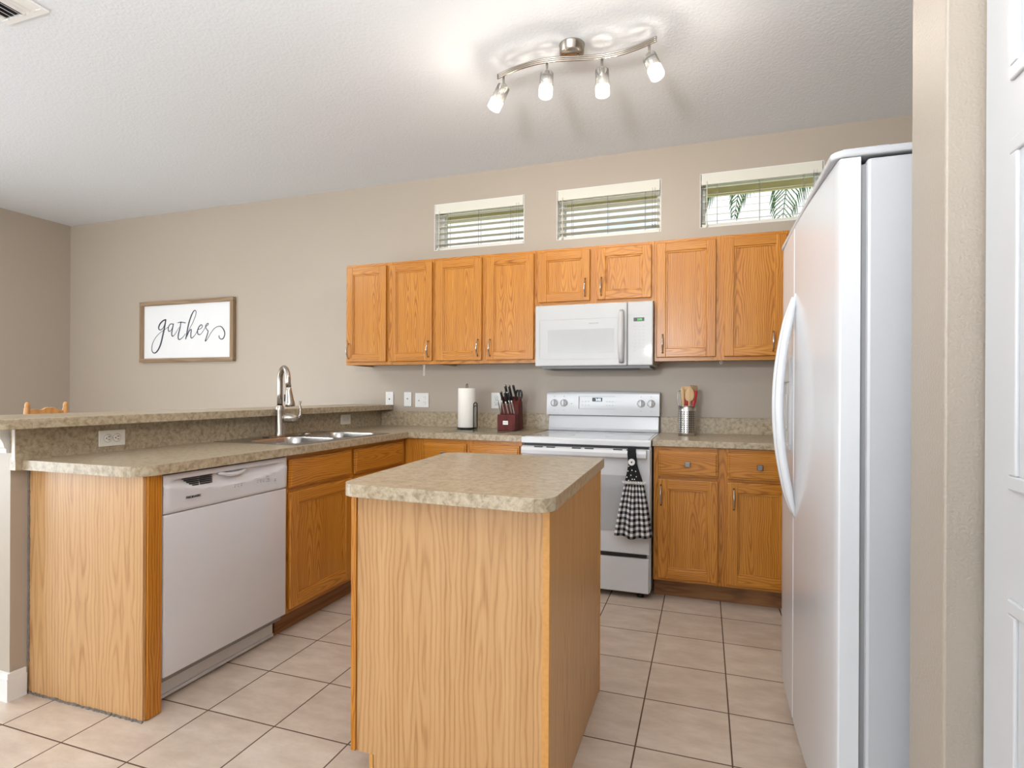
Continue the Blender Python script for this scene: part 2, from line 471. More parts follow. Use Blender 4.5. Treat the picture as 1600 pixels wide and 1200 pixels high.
class MB:
    """Collects shapes in local coordinates and links them as one mesh object."""

    def __init__(self):
        self.bm = bmesh.new()
        self.slots = []
        self.uv = None

    def slot(self, mat):
        if mat is None:
            return 0
        if mat not in self.slots:
            self.slots.append(mat)
        return self.slots.index(mat)

    def _mark(self, faces, mat):
        i = self.slot(mat)
        for f in faces:
            f.material_index = i

    def box(self, x0, x1, y0, y1, z0, z1, mat=None, bev=0.0, seg=2):
        t = bmesh.new()
        vs = [t.verts.new((x, y, z)) for x in (x0, x1) for y in (y0, y1) for z in (z0, z1)]
        for q in ((0, 1, 3, 2), (4, 6, 7, 5), (0, 4, 5, 1), (2, 3, 7, 6), (0, 2, 6, 4), (1, 5, 7, 3)):
            t.faces.new([vs[i] for i in q])
        if bev:
            bmesh.ops.bevel(t, geom=t.edges[:], offset=bev, segments=seg, profile=0.5, affect='EDGES')
        self.merge(t, mat)
        return self

    def merge(self, t, mat, smooth=False, mtx=None):
        if mtx is not None:
            bmesh.ops.transform(t, matrix=mtx, verts=t.verts[:])
        bmesh.ops.recalc_face_normals(t, faces=t.faces[:])
        i = self.slot(mat)
        mp = {}
        for v in t.verts:
            mp[v] = self.bm.verts.new(v.co)
        for f in t.faces:
            try:
                nf = self.bm.faces.new([mp[v] for v in f.verts])
            except ValueError:
                continue
            nf.material_index = i
            nf.smooth = smooth
        t.free()

    def prism(self, pts, axis, a0, a1, mat=None, bev=0.0, seg=2, smooth=False):
        """Polygon pts (2D) extruded along axis between a0 and a1. axis x: pts=(y,z); y: (x,z); z: (x,y)."""
        t = bmesh.new()

        def P(p, a):
            return {'x': (a, p[0], p[1]), 'y': (p[0], a, p[1]), 'z': (p[0], p[1], a)}[axis]
        A = [t.verts.new(P(p, a0)) for p in pts]
        B = [t.verts.new(P(p, a1)) for p in pts]
        t.faces.new(A)
        t.faces.new(B[::-1])
        n = len(pts)
        for i in range(n):
            t.faces.new((A[i], B[i], B[(i + 1) % n], A[(i + 1) % n]))
        bmesh.ops.recalc_face_normals(t, faces=t.faces[:])
        if bev:
            es = [e for e in t.edges if len(e.link_faces) == 2 and e.link_faces[0].normal.angle(e.link_faces[1].normal) > 0.6]
            bmesh.ops.bevel(t, geom=es, offset=bev, segments=seg, profile=0.5, affect='EDGES')
        self.merge(t, mat, smooth)
        return self

    def cyl(self, p0, p1, r0, r1=None, mat=None, seg=24, caps=True, smooth=True):
        r1 = r0 if r1 is None else r1
        self.tube([p0, p1], [r0, r1], mat, seg, caps, smooth)
        return self

    def tube(self, pts, rad, mat=None, seg=12, caps=True, smooth=True, flat=1.0):
        pts = [Vector(p) for p in pts]
        if isinstance(rad, (int, float)):
            rad = [rad] * len(pts)
        t = bmesh.new()
        rings = []
        up = None
        for i, p in enumerate(pts):
            d = (pts[min(i + 1, len(pts) - 1)] - pts[max(i - 1, 0)]).normalized()
            if up is None:
                up = Vector((0, 0, 1)) if abs(d.z) < 0.9 else Vector((0, 1, 0))
            a = d.cross(up).normalized()
            bvec = a.cross(d).normalized()
            up = bvec
            rings.append([t.verts.new(p + rad[i] * (math.cos(2 * PI * k / seg) * a + flat * math.sin(2 * PI * k / seg) * bvec)) for k in range(seg)])
        for i in range(len(rings) - 1):
            for k in range(seg):
                f = t.faces.new((rings[i][k], rings[i][(k + 1) % seg], rings[i + 1][(k + 1) % seg], rings[i + 1][k]))
        if caps:
            t.faces.new(rings[0][::-1])
            t.faces.new(rings[-1])
        bmesh.ops.recalc_face_normals(t, faces=t.faces[:])
        i0 = len(self.bm.faces)
        self.merge(t, mat, smooth)
        if caps and smooth:
            self.bm.faces.ensure_lookup_table()
            self.bm.faces[-1].smooth = False
            self.bm.faces[-2].smooth = False
        return self

    def lathe(self, prof, center=(0, 0, 0), axis=(0, 0, 1), mat=None, seg=32, smooth=True):
        """prof: list of (r, h) along axis."""
        ax = Vector(axis).normalized()
        u = ax.cross(Vector((0, 1, 0)) if abs(ax.y) < 0.9 else Vector((1, 0, 0))).normalized()
        w = ax.cross(u)
        c = Vector(center)
        t = bmesh.new()
        rings = []
        for r, h in prof:
            r = max(r, 1e-5)
            rings.append([t.verts.new(c + ax * h + r * (math.cos(2 * PI * k / seg) * u + math.sin(2 * PI * k / seg) * w)) for k in range(seg)])
        for i in range(len(rings) - 1):
            for k in range(seg):
                t.faces.new((rings[i][k], rings[i][(k + 1) % seg], rings[i + 1][(k + 1) % seg], rings[i + 1][k]))
        bmesh.ops.remove_doubles(t, verts=t.verts[:], dist=2e-5)
        self.merge(t, mat, smooth)
        return self

    def build(self, name, mat=None, parent=None, smooth_angle=None):
        me = bpy.data.meshes.new(name)
        self.bm.to_mesh(me)
        self.bm.free()
        sl = self.slots or [mat]
        for s in sl:
            me.materials.append(M[s] if isinstance(s, str) else (s if s else M[mat]))
        o = bpy.data.objects.new(name, me)
        COL.objects.link(o)
        if parent:
            o.parent = parent
        if smooth_angle:
            for p in me.polygons:
                p.use_smooth = True
            try:
                me.set_sharp_from_angle(angle=smooth_angle)
            except Exception:
                pass
        return o


def tag(o, label=None, cat=None, group=None, kind=None):
    if label:
        o['label'] = label
    if cat:
        o['category'] = cat
    if group:
        o['group'] = group
    if kind:
        o['kind'] = kind
    return o


def thing(name, label, cat, loc=(0, 0, 0), rz=0, group=None):
    o = bpy.data.objects.new(name, None)
    COL.objects.link(o)
    o.empty_display_size = 0.1
    o.location = loc
    o.rotation_euler = (0, 0, rz)
    return tag(o, label, cat, group)


def struct(name, mb, mat=None):
    o = mb.build(name, mat)
    o['kind'] = 'structure'
    return o


def copy_tree(o, parent=None):
    kids = [c for c in bpy.data.objects if c.parent == o]
    c = o.copy()
    COL.objects.link(c)
    c.parent = parent
    for k in kids:
        copy_tree(k, c)
    return c


def text_mesh(body, size, mat, parent, name='lettering', loc=(0, 0, 0), rot=(PI / 2, 0, 0), ext=0.0006, align='CENTER', space=1.0, off=0.0):
    cu = bpy.data.curves.new('text', 'FONT')
    cu.body = body
    cu.size = size
    cu.extrude = ext
    cu.align_x = align
    cu.align_y = 'CENTER'
    cu.space_character = space
    cu.offset = off
    to = bpy.data.objects.new('text', cu)
    COL.objects.link(to)
    bpy.context.view_layer.update()
    dg = bpy.context.evaluated_depsgraph_get()
    me = bpy.data.meshes.new_from_object(to.evaluated_get(dg))
    bpy.data.objects.remove(to)
    me.materials.clear()
    me.materials.append(M[mat])
    o = bpy.data.objects.new(name, me)
    COL.objects.link(o)
    o.location = loc
    o.rotation_euler = rot
    o.parent = parent
    return o


def rrect(x0, x1, y0, y1, r, seg=8, corners=(1, 1, 1, 1)):
    """Rounded rectangle outline; corners: (x0y0, x1y0, x1y1, x0y1) -> radius factor."""
    pts = []
    for (cx, cy, a0, k) in ((x0, y0, PI, corners[0]), (x1, y0, 1.5 * PI, corners[1]), (x1, y1, 0, corners[2]), (x0, y1, 0.5 * PI, corners[3])):
        rr = r * k
        if rr < 1e-4:
            pts.append((cx, cy))
            continue
        ox = cx + rr if cx == x0 else cx - rr
        oy = cy + rr if cy == y0 else cy - rr
        for i in range(seg + 1):
            a = a0 + 0.5 * PI * i / seg
            pts.append((ox + rr * math.cos(a), oy + rr * math.sin(a)))
    return pts


# ------------------------------------------------------------------ room shell
D = 3.8545          # kitchen back wall
XL = -6.10          # left (dining) wall
XR = 1.26           # wall behind the refrigerator
CZ = 2.835          # ceiling
YR = -7.0          # rear wall (behind the camera)
XR2 = 0.72          # wall to the right of the camera
WINS = [(-1.995, -1.262), (-1.015, -0.285), (-0.034, 0.698)]
WZ0, WZ1 = 2.268, 2.625
WT = 0.20

struct('floor', MB().box(XL - 0.2, XR + 0.2, YR - 0.2, D + 0.2, -0.1, 0.0), 'tile')
struct('ceiling', MB().box(XL - 0.2, XR + 0.2, YR - 0.2, D + 0.2, CZ, CZ + 0.12), 'ceiling')
w = MB()
w.box(XL - 0.2, XR + 0.2, D, D + WT, 0, WZ0)
w.box(XL - 0.2, XR + 0.2, D, D + WT, WZ1, CZ)
xs = [XL - 0.2] + [v for p in WINS for v in p] + [XR + 0.2]
for i in range(0, len(xs), 2):
    w.box(xs[i], xs[i + 1], D, D + WT, WZ0, WZ1)
struct('wall_back', w, 'wall')
w = MB()
w.box(XL - 0.2, XL, YR - 0.2, -1.2, 0, CZ)
w.box(XL - 0.2, XL, 1.4, D, 0, CZ)
w.box(XL - 0.2, XL, -1.2, 1.4, 2.2, CZ)
struct('wall_left', w, 'wall')
struct('wall_right', MB().box(XR, XR + 0.2, 1.395, D, 0, CZ), 'wall')
# short wall closing off the refrigerator niche
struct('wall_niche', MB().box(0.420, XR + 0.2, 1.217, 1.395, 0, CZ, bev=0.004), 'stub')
struct('wall_side', MB().box(XR2, XR2 + 0.2, YR - 0.2, 1.217, 0, CZ), 'wall')
w = MB()
w.box(XL - 0.2, -5.4, YR - 0.2, YR, 0, CZ)
w.box(-1.5, -1.3, YR - 0.2, YR, 0, CZ)
w.box(0.2, XR + 0.2, YR - 0.2, YR, 0, CZ)
w.box(-5.4, -1.5, YR - 0.2, YR, 2.2, CZ)
w.box(-1.3, 0.2, YR - 0.2, YR, 2.15, CZ)
w.box(-1.3, 0.2, YR - 0.2, YR, 0, 0.75)
struct('wall_rear', w, 'wall')
# glazed doors and the rear window, behind the camera
def glazing(name, x0, x1, y, z0, z1, n, along='x'):
    f = MB()
    g = MB()
    t = 0.05
    def B(mb, a0, a1, b0, b1, d=0.04):
        if along == 'x':
            mb.box(a0, a1, y - d, y + d, b0, b1)
        else:
            mb.box(y - d, y + d, a0, a1, b0, b1)
    B(f, x0, x1, z0, z0 + t)
    B(f, x0, x1, z1 - t, z1)
    for i in range(n + 1):
        xx = x0 + (x1 - x0 - t) * i / n
        B(f, xx, xx + t, z0 + t, z1 - t)
    for i in range(n):
        xx = x0 + (x1 - x0 - t) * i / n
        B(g, xx + t, xx + (x1 - x0 - t) / n, z0 + t, z1 - t, 0.004)
    o = struct(name, f, 'trim')
    g.build('pane', 'pane', o)


glazing('door_2', -5.4, -1.5, YR - 0.1, 0.0, 2.2, 4)
glazing('window_4', -1.3, 0.2, YR - 0.1, 0.75, 2.15, 2)
glazing('door_3', -1.2, 1.4, XL - 0.1, 0.0, 2.2, 2, 'y')

# baseboards
def baseboard(name, pts, h=0.105, th=0.014):
    mb = MB()
    for (x0, x1, y0, y1) in pts:
        mb.box(x0, x1, y0, y1, 0, h - 0.02)
        mb.box(x0 + (0.003 if x1 - x0 < 0.05 else 0), x1 - (0.003 if x1 - x0 < 0.05 else 0),
               y0 + (0.003 if y1 - y0 < 0.05 else 0), y1 - (0.003 if y1 - y0 < 0.05 else 0), h - 0.02, h)
    return struct(name, mb, 'trim')


baseboard('baseboard_left', [(XL, XL + 0.014, 1.42, D)])
baseboard('baseboard_back', [(XL + 0.014, -2.64, D - 0.014, D)])

# ---- half wall of the peninsula with its baseboard and cove trim
HX0, HX1, HY = -2.64, -2.484, 1.365
struct('wall_half', MB().box(HX0, HX1, HY, D, 0, 1.030), 'wall')
mb = MB()
mb.box(HX0 - 0.014, HX1 + 0.012, HY - 0.014, HY, 0, 0.085, 'trim')
mb.box(HX0 - 0.012, HX1 + 0.009, HY - 0.011, HY, 0.085, 0.105, 'trim')
mb.box(HX1, HX1 + 0.012, HY, 1.415, 0, 0.085, 'trim')
mb.box(HX1, HX1 + 0.009, HY, 1.415, 0.085, 0.105, 'trim')
mb.box(HX0 - 0.014, HX0, HY, D - 0.014, 0, 0.105, 'trim')
struct('baseboard_half_wall', mb)
mb = MB()
prof = [(0, 0.935), (0.012, 0.935), (0.012, 0.950), (0.018, 0.958), (0.022, 0.975), (0.032, 0.995), (0.048, 1.008), (0.048, 1.030), (0, 1.030)]
mb.prism([(HY - a, z) for a, z in prof], 'x', HX0 - 0.03, HX1 - 0.004, 'trim')
mb.prism([(HX0 - a, z) for a, z in prof], 'y', HY - 0.03, D, 'trim')
struct('trim_1', mb)

# ---- open six-panel door at the right edge of the view
mb = MB()
DX, DY0, DY1, DT = 0.476, 0.40, 1.205, 0.040
mb.box(DX, DX + DT, DY0, DY1, 0.012, 2.045, 'door', bev=0.002)
dr = struct('door_1', mb)
rows = [(0.22, 0.840), (1.017, 1.589), (1.685, 1.93)]
for (za, zb) in rows:
    for (ya, yb) in ((DY0 + 0.095, DY0 + 0.36), (DY1 - 0.36, DY1 - 0.093)):
        p = MB()
        for k, (ins, dep) in enumerate(((0.0, 0.006), (0.012, 0.002))):
            p.prism([(ya + ins, za + ins), (yb - ins, za + ins), (yb - ins, zb - ins), (ya + ins, zb - ins)], 'x', DX - dep, DX + 0.002, 'door')
        p = MB()
        f = 0.024
        for (a0, a1, b0, b1) in ((ya, yb, za, za + f), (ya, yb, zb - f, zb), (ya, ya + f, za + f, zb - f), (yb - f, yb, za + f, zb - f)):
            p.box(DX - 0.006, DX + 0.002, a0, a1, b0, b1, 'door', bev=0.003)
        p.box(DX - 0.004, DX + 0.002, ya + f + 0.02, yb - f - 0.02, za + f + 0.02, zb - f - 0.02, 'door', bev=0.003)
        p.build('door_panel', 'door', dr)
mb = MB()
mb.box(0.520, 0.56, 1.190, 1.216, 0, 2.07, 'trim', bev=0.003)
struct('trim_2', mb)

# ------------------------------------------------------------------ windows with blinds
def window(idx, x0, x1, tilt, raised):
    f = MB()
    yf = D + 0.13
    for (a0, a1, b0, b1) in ((x0, x1, WZ0, WZ0 + 0.035), (x0, x1, WZ1 - 0.04, WZ1), (x0, x0 + 0.035, WZ0 + 0.035, WZ1 - 0.04), (x1 - 0.035, x1, WZ0 + 0.035, WZ1 - 0.04)):
        f.box(a0, a1, yf - 0.03, yf + 0.03, b0, b1, 'vinyl', bev=0.003)
    # painted returns of the opening
    f.box(x0, x0 + 0.004, D - 0.001, yf - 0.03, WZ0, WZ1, 'trim')
    f.box(x1 - 0.004, x1, D - 0.001, yf - 0.03, WZ0, WZ1, 'trim')
    f.box(x0 + 0.004, x1 - 0.004, D - 0.001, yf - 0.03, WZ0, WZ0 + 0.004, 'trim')
    f.box(x0 + 0.004, x1 - 0.004, D - 0.001, yf - 0.03, WZ1 - 0.004, WZ1, 'trim')
    o = struct('window_%d' % idx, f)
    MB().box(x0 + 0.035, x1 - 0.035, yf - 0.003, yf + 0.003, WZ0 + 0.035, WZ1 - 0.04).build('pane', 'pane', o)


def blind(x0, x1, tilt, label, wand_left=True):
    root = thing('window_blind', label, 'blind', ((x0 + x1) / 2, D + 0.03, WZ0), 0, 'faux wood blinds over the cabinets')
    cx, oy, oz = root.location
    hw = (x1 - x0) / 2 - 0.008
    mb = MB()
    mb.box(-hw, hw, -0.034, -0.022, WZ1 - 0.075 - oz, WZ1 - 0.004 - oz, bev=0.003)
    mb.box(-hw, -hw + 0.012, -0.022, 0.02, WZ1 - 0.075 - oz, WZ1 - 0.004 - oz, bev=0.002)
    mb.box(hw - 0.012, hw, -0.022, 0.02, WZ1 - 0.075 - oz, WZ1 - 0.004 - oz, bev=0.002)
    mb.build('valance', 'blind', root)
    MB().box(-hw + 0.014, hw - 0.014, -0.018, 0.032, WZ1 - 0.05 - oz, WZ1 - 0.006 - oz, bev=0.002).build('headrail', 'blind', root)
    n = 6
    z_top, z_bot = WZ1 - 0.085 - oz, 0.048
    for i in range(n):
        z = z_top + (z_bot - z_top) * i / (n - 1)
        s = MB()
        s.box(-hw + 0.004, hw - 0.004, -0.023, 0.023, -0.0014, 0.0014, bev=0.0006, seg=1)
        so = s.build('slat', 'blind', root)
        so.location = (0, 0.004, z)
        so.rotation_euler = (tilt + random.uniform(-0.012, 0.012), 0, 0)
    MB().box(-hw + 0.004, hw - 0.004, -0.020, 0.028, 0.006, 0.024, bev=0.003).build('bottom_rail', 'blind', root)
    for xx in (-hw * 0.72, 0.0, hw * 0.72):
        for yy in (-0.020, 0.027):
            MB().box(xx - 0.0012, xx + 0.0012, yy - 0.0008, yy + 0.0008, 0.02, z_top + 0.04).build('ladder_cord', 'cord', root)
    for dx in (0.0, 0.018):
        c = MB()
        c.cyl((hw * 0.86 + dx, -0.036, z_top + 0.03), (hw * 0.86 + dx, -0.036, 0.05), 0.0009, mat='cord', seg=6)
        c.lathe([(0, 0), (0.005, 0.004), (0.0035, 0.022), (0, 0.024)], (hw * 0.86 + dx, -0.036, 0.03), mat='cord', seg=10)
        c.build('pull_cord', None, root)
    wd = MB()
    xw = -hw + 0.035
    wd.cyl((xw, -0.036, z_top + 0.03), (xw, -0.038, 0.03), 0.003, mat='blind', seg=8)
    wd.cyl((xw, -0.038, 0.03), (xw, -0.038, 0.0), 0.0055, mat='blind', seg=8)
    wd.build('tilt_wand', None, root)


for i, (x0, x1) in enumerate(WINS):
    window(i + 1, x0, x1, 0, 0)
blind(*WINS[0], -0.05, 'half open ivory window blind over the two left pairs of wall cabinets')
blind(*WINS[1], -0.17, 'middle ivory window blind with tilted slats above the microwave')
blind(*WINS[2], 0.33, 'ivory window blind with flat open slats beside the refrigerator, palm fronds behind')

# ------------------------------------------------------------------ outside
struct('floor_outside', MB().box(-14, 14, D + WT, 40, -0.4, -0.3), 'grass')
mb = MB()
mb.box(-4, 4, D + WT, D + WT + 0.46, 2.80, 2.83, 'soffit')
for k in range(28):
    xx = -3.9 + k * 0.28
    mb.box(xx, xx + 0.006, D + WT, D + WT + 0.45, 2.794, 2.801, 'soffit')
mb.box(-4, 4, D + WT + 0.44, D + WT + 0.47, 2.69, 2.95, 'soffit')
mb.box(-4, 4, D + WT - 0.02, D + WT + 0.6, 2.95, 2.99, 'grey')
struct('trim_3', mb)


def frond(mb, base, ang, length, droop, rnd):
    pts = []
    for i in range(11):
        t = i / 10
        r = length * math.sin(t * 1.25) / math.sin(1.25) * (1 - 0.15 * t)
        pts.append(Vector(base) + Vector((math.cos(ang) * r, math.sin(ang) * r, 0.55 * length * math.sin(t * 1.9) * 0.5 - droop * t * t)))
    mb.tube(pts, [0.022 * (1 - 0.8 * i / 10) for i in range(11)], 'leaf', 5)
    side = Vector((-math.sin(ang), math.cos(ang), 0))
    for i in range(2, 40):
        t = i / 40
        k = t * 10
        a = int(k)
        p = pts[a].lerp(pts[min(a + 1, 10)], k - a)
        ll = length * 0.27 * math.sin(PI * (0.15 + 0.8 * t))
        for s in (-1, 1):
            tip = p + side * s * ll * 0.5 + Vector((math.cos(ang) * ll * 0.25, math.sin(ang) * ll * 0.25, -ll * (0.75 + 0.25 * rnd.random())))
            w_ = Vector((0.014, 0.004, 0.0))
            q = p.lerp(tip, 0.5) + side * s * ll * 0.12 + Vector((0, 0, 0.02))
            v = [mb.bm.verts.new(c) for c in (p - w_ * 0.6, p + w_ * 0.6, q + w_, tip, q - w_)]
            f = mb.bm.faces.new(v)
            f.material_index = mb.slot('leaf')


def palm(x, y, h, label, n=13, L=2.1, seed=1):
    rnd = random.Random(seed)
    root = thing('palm_tree', label, 'palm tree', (x, y, -0.3), 0)
    t = MB()
    t.tube([(0, 0, 0), (0.05, 0.02, h * 0.4), (0.0, 0.0, h * 0.8), (-0.02, 0, h)], [0.17, 0.13, 0.11, 0.12], 'trunk', 14)
    t.build('trunk', None, root)
    for k in range(n):
        f = MB()
        a = 2 * PI * k / n + rnd.uniform(-0.15, 0.15)
        frond(f, (0, 0, h), a, L * rnd.uniform(0.85, 1.1), L * rnd.uniform(0.55, 1.15), rnd)
        f.build('frond', None, root)


palm(1.62, 8.4, 5.25, 'palm tree with drooping fronds outside the window beside the refrigerator', n=11, L=2.3, seed=6)


def bush(x, y, h, r, label, seed):
    rnd = random.Random(seed)
    root = thing('tree', label, 'tree', (x, y, -0.3), 0, 'leafy trees outside')
    t = MB()
    t.tube([(0, 0, 0), (0.08, 0, h * 0.4), (0, 0.05, h * 0.7)], [0.12, 0.09, 0.05], 'trunk', 10)
    t.build('trunk', None, root)
    mb = MB()
    i0 = mb.slot('leaf')
    for k in range(2600):
        u, v, w_ = rnd.gauss(0, 1), rnd.gauss(0, 1), rnd.gauss(0, 1)
        l = math.sqrt(u * u + v * v + w_ * w_)
        rr = r * (rnd.random() ** 0.4) * (1 + 0.25 * math.sin(5 * u / l) * math.cos(4 * w_ / l))
        p = Vector((u / l * rr, v / l * rr, h * 0.75 + w_ / l * rr * 0.8))
        a = Vector((rnd.uniform(-1, 1), rnd.uniform(-1, 1), rnd.uniform(-1, 1))).normalized() * 0.05
        bb = a.orthogonal().normalized() * 0.025
        f = mb.bm.faces.new([mb.bm.verts.new(p + c) for c in (-a, bb, a, -bb)])
        f.material_index = i0
    mb.build('foliage', None, root)


bush(-6.4, 13.5, 4.8, 1.15, 'leafy tree outside seen low through the left window blind', 5)
bush(-3.2, 13.0, 4.7, 1.05, 'leafy tree outside, right of its twin in the left window', 8)

# ------------------------------------------------------------------ cabinets
def handle(parent, x, z, y=0.0, L=0.112, name='handle'):
    """Curved bow pull in brushed nickel, on a face at local y, bowing toward -y."""
    mb = MB()
    pts, rad = [], []
    for i in range(15):
        t = i / 14
        pts.append((x, y - 0.004 - 0.026 * math.sin(PI * t) ** 0.8, z - L / 2 + L * t))
        rad.append(0.0028 + 0.0030 * math.sin(PI * t))
    mb.tube(pts, rad, 'chrome', 10, flat=1.4)
    for s in (-1, 1):
        mb.lathe([(0.0065, 0), (0.0065, 0.004), (0.004, 0.008)], (x, y, z + s * (L / 2 - 0.001)), (0, -1, 0), 'chrome', 12)
    return mb.build(name, None, parent)


def knob(parent, x, z, y=0.0):
    mb = MB()
    mb.lathe([(0.007, 0), (0.005, 0.006), (0.006, 0.012)], (x, y, z), (0, -1, 0), 'knob', 14)
    mb.box(x - 0.015, x + 0.015, y - 0.022, y - 0.012, z - 0.015, z + 0.015, 'knob', bev=0.003)
    return mb.build('knob', None, parent)


def door(root, x0, x1, z0, z1, y=-0.02, st=0.056, pull=None, name='door'):
    """Recessed-panel oak door standing proud of the face frame. Local coordinates, front at y."""
    cx, cz = (x0 + x1) / 2, (z0 + z1) / 2
    hw, hh = (x1 - x0) / 2, (z1 - z0) / 2
    mb = MB()
    mb.box(-hw, -hw + st, 0, 0.02, -hh, hh, 'oak', bev=0.004)
    mb.box(hw - st, hw, 0, 0.02, -hh, hh, 'oak', bev=0.004)
    mb.box(-hw + st - 0.003, hw - st + 0.003, 0.0006, 0.02, -hh + 0.0003, -hh + st, 'oak_h', bev=0.004)
    mb.box(-hw + st - 0.003, hw - st + 0.003, 0.0006, 0.02, hh - st, hh - 0.0003, 'oak_h', bev=0.004)
    # inner bead
    b = 0.009
    mb.box(-hw + st - 0.001, -hw + st + b, 0.005, 0.02, -hh + st, hh - st, 'oak', bev=0.002)
    mb.box(hw - st - b, hw - st + 0.001, 0.005, 0.02, -hh + st, hh - st, 'oak', bev=0.002)
    mb.box(-hw + st + b, hw - st - b, 0.005, 0.02, -hh + st - 0.001, -hh + st + b, 'oak_h', bev=0.002)
    mb.box(-hw + st + b, hw - st - b, 0.005, 0.02, hh - st - b, hh - st + 0.001, 'oak_h', bev=0.002)
    o = mb.build(name, None, root)
    o.location = (cx, y, cz)
    p = MB().box(-hw + st + 0.004, hw - st - 0.004, 0.010, 0.018, -hh + st + 0.004, hh - st - 0.004).build('door_panel', 'oak', o)
    if pull:
        handle(o, pull[0] - cx, pull[1] - cz)
    return o


def drawer(root, x0, x1, z0, z1, y=-0.02, pull=True, name='drawer'):
    cx, cz = (x0 + x1) / 2, (z0 + z1) / 2
    hw, hh = (x1 - x0) / 2, (z1 - z0) / 2
    mb = MB()
    mb.box(-hw, hw, 0.006, 0.02, -hh, hh, 'oak_h', bev=0.004)
    mb.box(-hw + 0.010, hw - 0.010, 0, 0.012, -hh + 0.010, hh - 0.010, 'oak_h', bev=0.004)
    o = mb.build(name, None, root)
    o.location = (cx, y, cz)
    if pull:
        knob(o, 0, 0, 0)
    return o


def face_frame(root, xs, zs, W, z0, z1, st=0.038, y=0.0, mid=None):
    """Frame with stiles at xs centres and rails at zs (z ranges)."""
    mb = MB()
    for (a, b) in xs:
        mb.box(a, b, y, y + 0.019, z0, z1, 'oak')
    for (a, b) in zs:
        mb.box(xs[0][1], xs[-1][0], y + 0.0004, y + 0.019, a, b, 'oak_h')
    return mb.build('face_frame', None, root)


YU = 3.522   # face-frame plane of the wall cabinets


def upper(x0, x1, z0, z1, doors, label):
    root = thing('wall_cabinet', label, 'cabinet', (x0, YU, z0), 0, 'oak wall cabinets')
    Wd, H, Dp = x1 - x0, z1 - z0, D - YU
    mb = MB()
    mb.box(0.0005, 0.016, 0.019, Dp - 0.001, 0.0, H, 'panel')
    mb.box(Wd - 0.016, Wd - 0.0005, 0.019, Dp - 0.001, 0.0, H, 'panel')
    mb.box(0.016, Wd - 0.016, 0.019, Dp - 0.001, 0.012, 0.024, 'panel')
    mb.box(0.016, Wd - 0.016, 0.019, Dp - 0.001, H - 0.014, H, 'panel')
    mb.box(0.016, Wd - 0.016, Dp - 0.008, Dp - 0.001, 0.024, H - 0.014, 'panel')
    mb.build('cabinet_body', None, root)
    xs = [(0.0005, 0.042), (Wd / 2 - 0.032, Wd / 2 + 0.032), (Wd - 0.042, Wd - 0.0005)]
    face_frame(root, xs, [(0.0, 0.036), (H - 0.04, H)], Wd, 0, H)
    for (a, b, zb, zt, px, pz) in doors:
        door(root, a - x0, b - x0, zb - z0, zt - z0, pull=(px - x0, pz - z0))
    return root


Z0, Z1 = 1.370, 2.117
upper(-2.556, -1.818, Z0, Z1, [(-2.543, -2.205, 1.392, 2.096, -2.520, 1.474), (-2.178, -1.832, 1.392, 2.096, -1.857, 1.476)],
      'oak wall cabinet at the left end, first two-door cabinet of the row')
upper(-1.818, -1.062, Z0, Z1, [(-1.802, -1.452, 1.392, 2.098, -1.477, 1.477), (-1.416, -1.078, 1.392, 2.098, -1.387, 1.475)],
      'oak two-door wall cabinet just left of the microwave, above the knife block')
upper(-1.062, -0.300, 1.745, Z1, [(-1.044, -0.702, 1.766, 2.096, -0.731, 1.850), (-0.656, -0.316, 1.766, 2.096, -0.627, 1.850)],
      'short oak wall cabinet directly above the microwave')
upper(-0.300, 0.462, Z0, Z1, [(-0.284, 0.062, 1.392, 2.098, -0.246, 1.476), (0.108, 0.446, 1.392, 2.098, 0.375, 1.476)],
      'oak two-door wall cabinet right of the microwave, above the utensil crock')

YB = 3.240   # face-frame plane of the base cabinets
ZC = 0.870   # cabinet top


def base_cabinet(name, label, loc, rz, Wd, stiles, rails, H0=0.108, toe_y=0.07, body_d=0.60, sides=(True, True)):
    root = thing(name, label, 'cabinet', loc, rz, 'oak base cabinets')
    mb = MB()
    mb.box(0.001, 0.017, 0.019, body_d, H0, ZC - 0.002, 'panel')
    mb.box(Wd - 0.017, Wd - 0.001, 0.019, body_d, H0, ZC - 0.002, 'panel')
    mb.box(0.017, Wd - 0.017, 0.019, body_d, H0, H0 + 0.014, 'panel')
    mb.box(0.017, Wd - 0.017, body_d - 0.008, body_d, H0 + 0.014, ZC - 0.002, 'panel')
    mb.build('cabinet_body', None, root)
    face_frame(root, stiles, rails, Wd, H0, ZC - 0.002)
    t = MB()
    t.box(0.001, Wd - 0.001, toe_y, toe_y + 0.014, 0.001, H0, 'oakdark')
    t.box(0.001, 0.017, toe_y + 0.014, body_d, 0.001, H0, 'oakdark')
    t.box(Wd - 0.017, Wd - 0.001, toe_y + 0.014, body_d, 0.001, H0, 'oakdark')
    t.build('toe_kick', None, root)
    return root


# right of the range
BX = -0.275
r_ = base_cabinet('base_cabinet', 'oak base cabinet right of the range with two drawers over two doors', (BX, YB, 0), 0, 0.735,
                  [(0.001, 0.040), (0.334, 0.410), (0.695, 0.734)], [(0.108, 0.150), (0.686, 0.716), (0.836, 0.868)])
drawer(r_, -0.249 - BX, 0.073 - BX, 0.703, 0.848)
drawer(r_, 0.119 - BX, 0.445 - BX, 0.703, 0.848)
door(r_, -0.249 - BX, 0.073 - BX, 0.126, 0.686, pull=(-0.232 - BX, 0.597))
door(r_, 0.119 - BX, 0.445 - BX, 0.126, 0.686, pull=(0.153 - BX, 0.597))
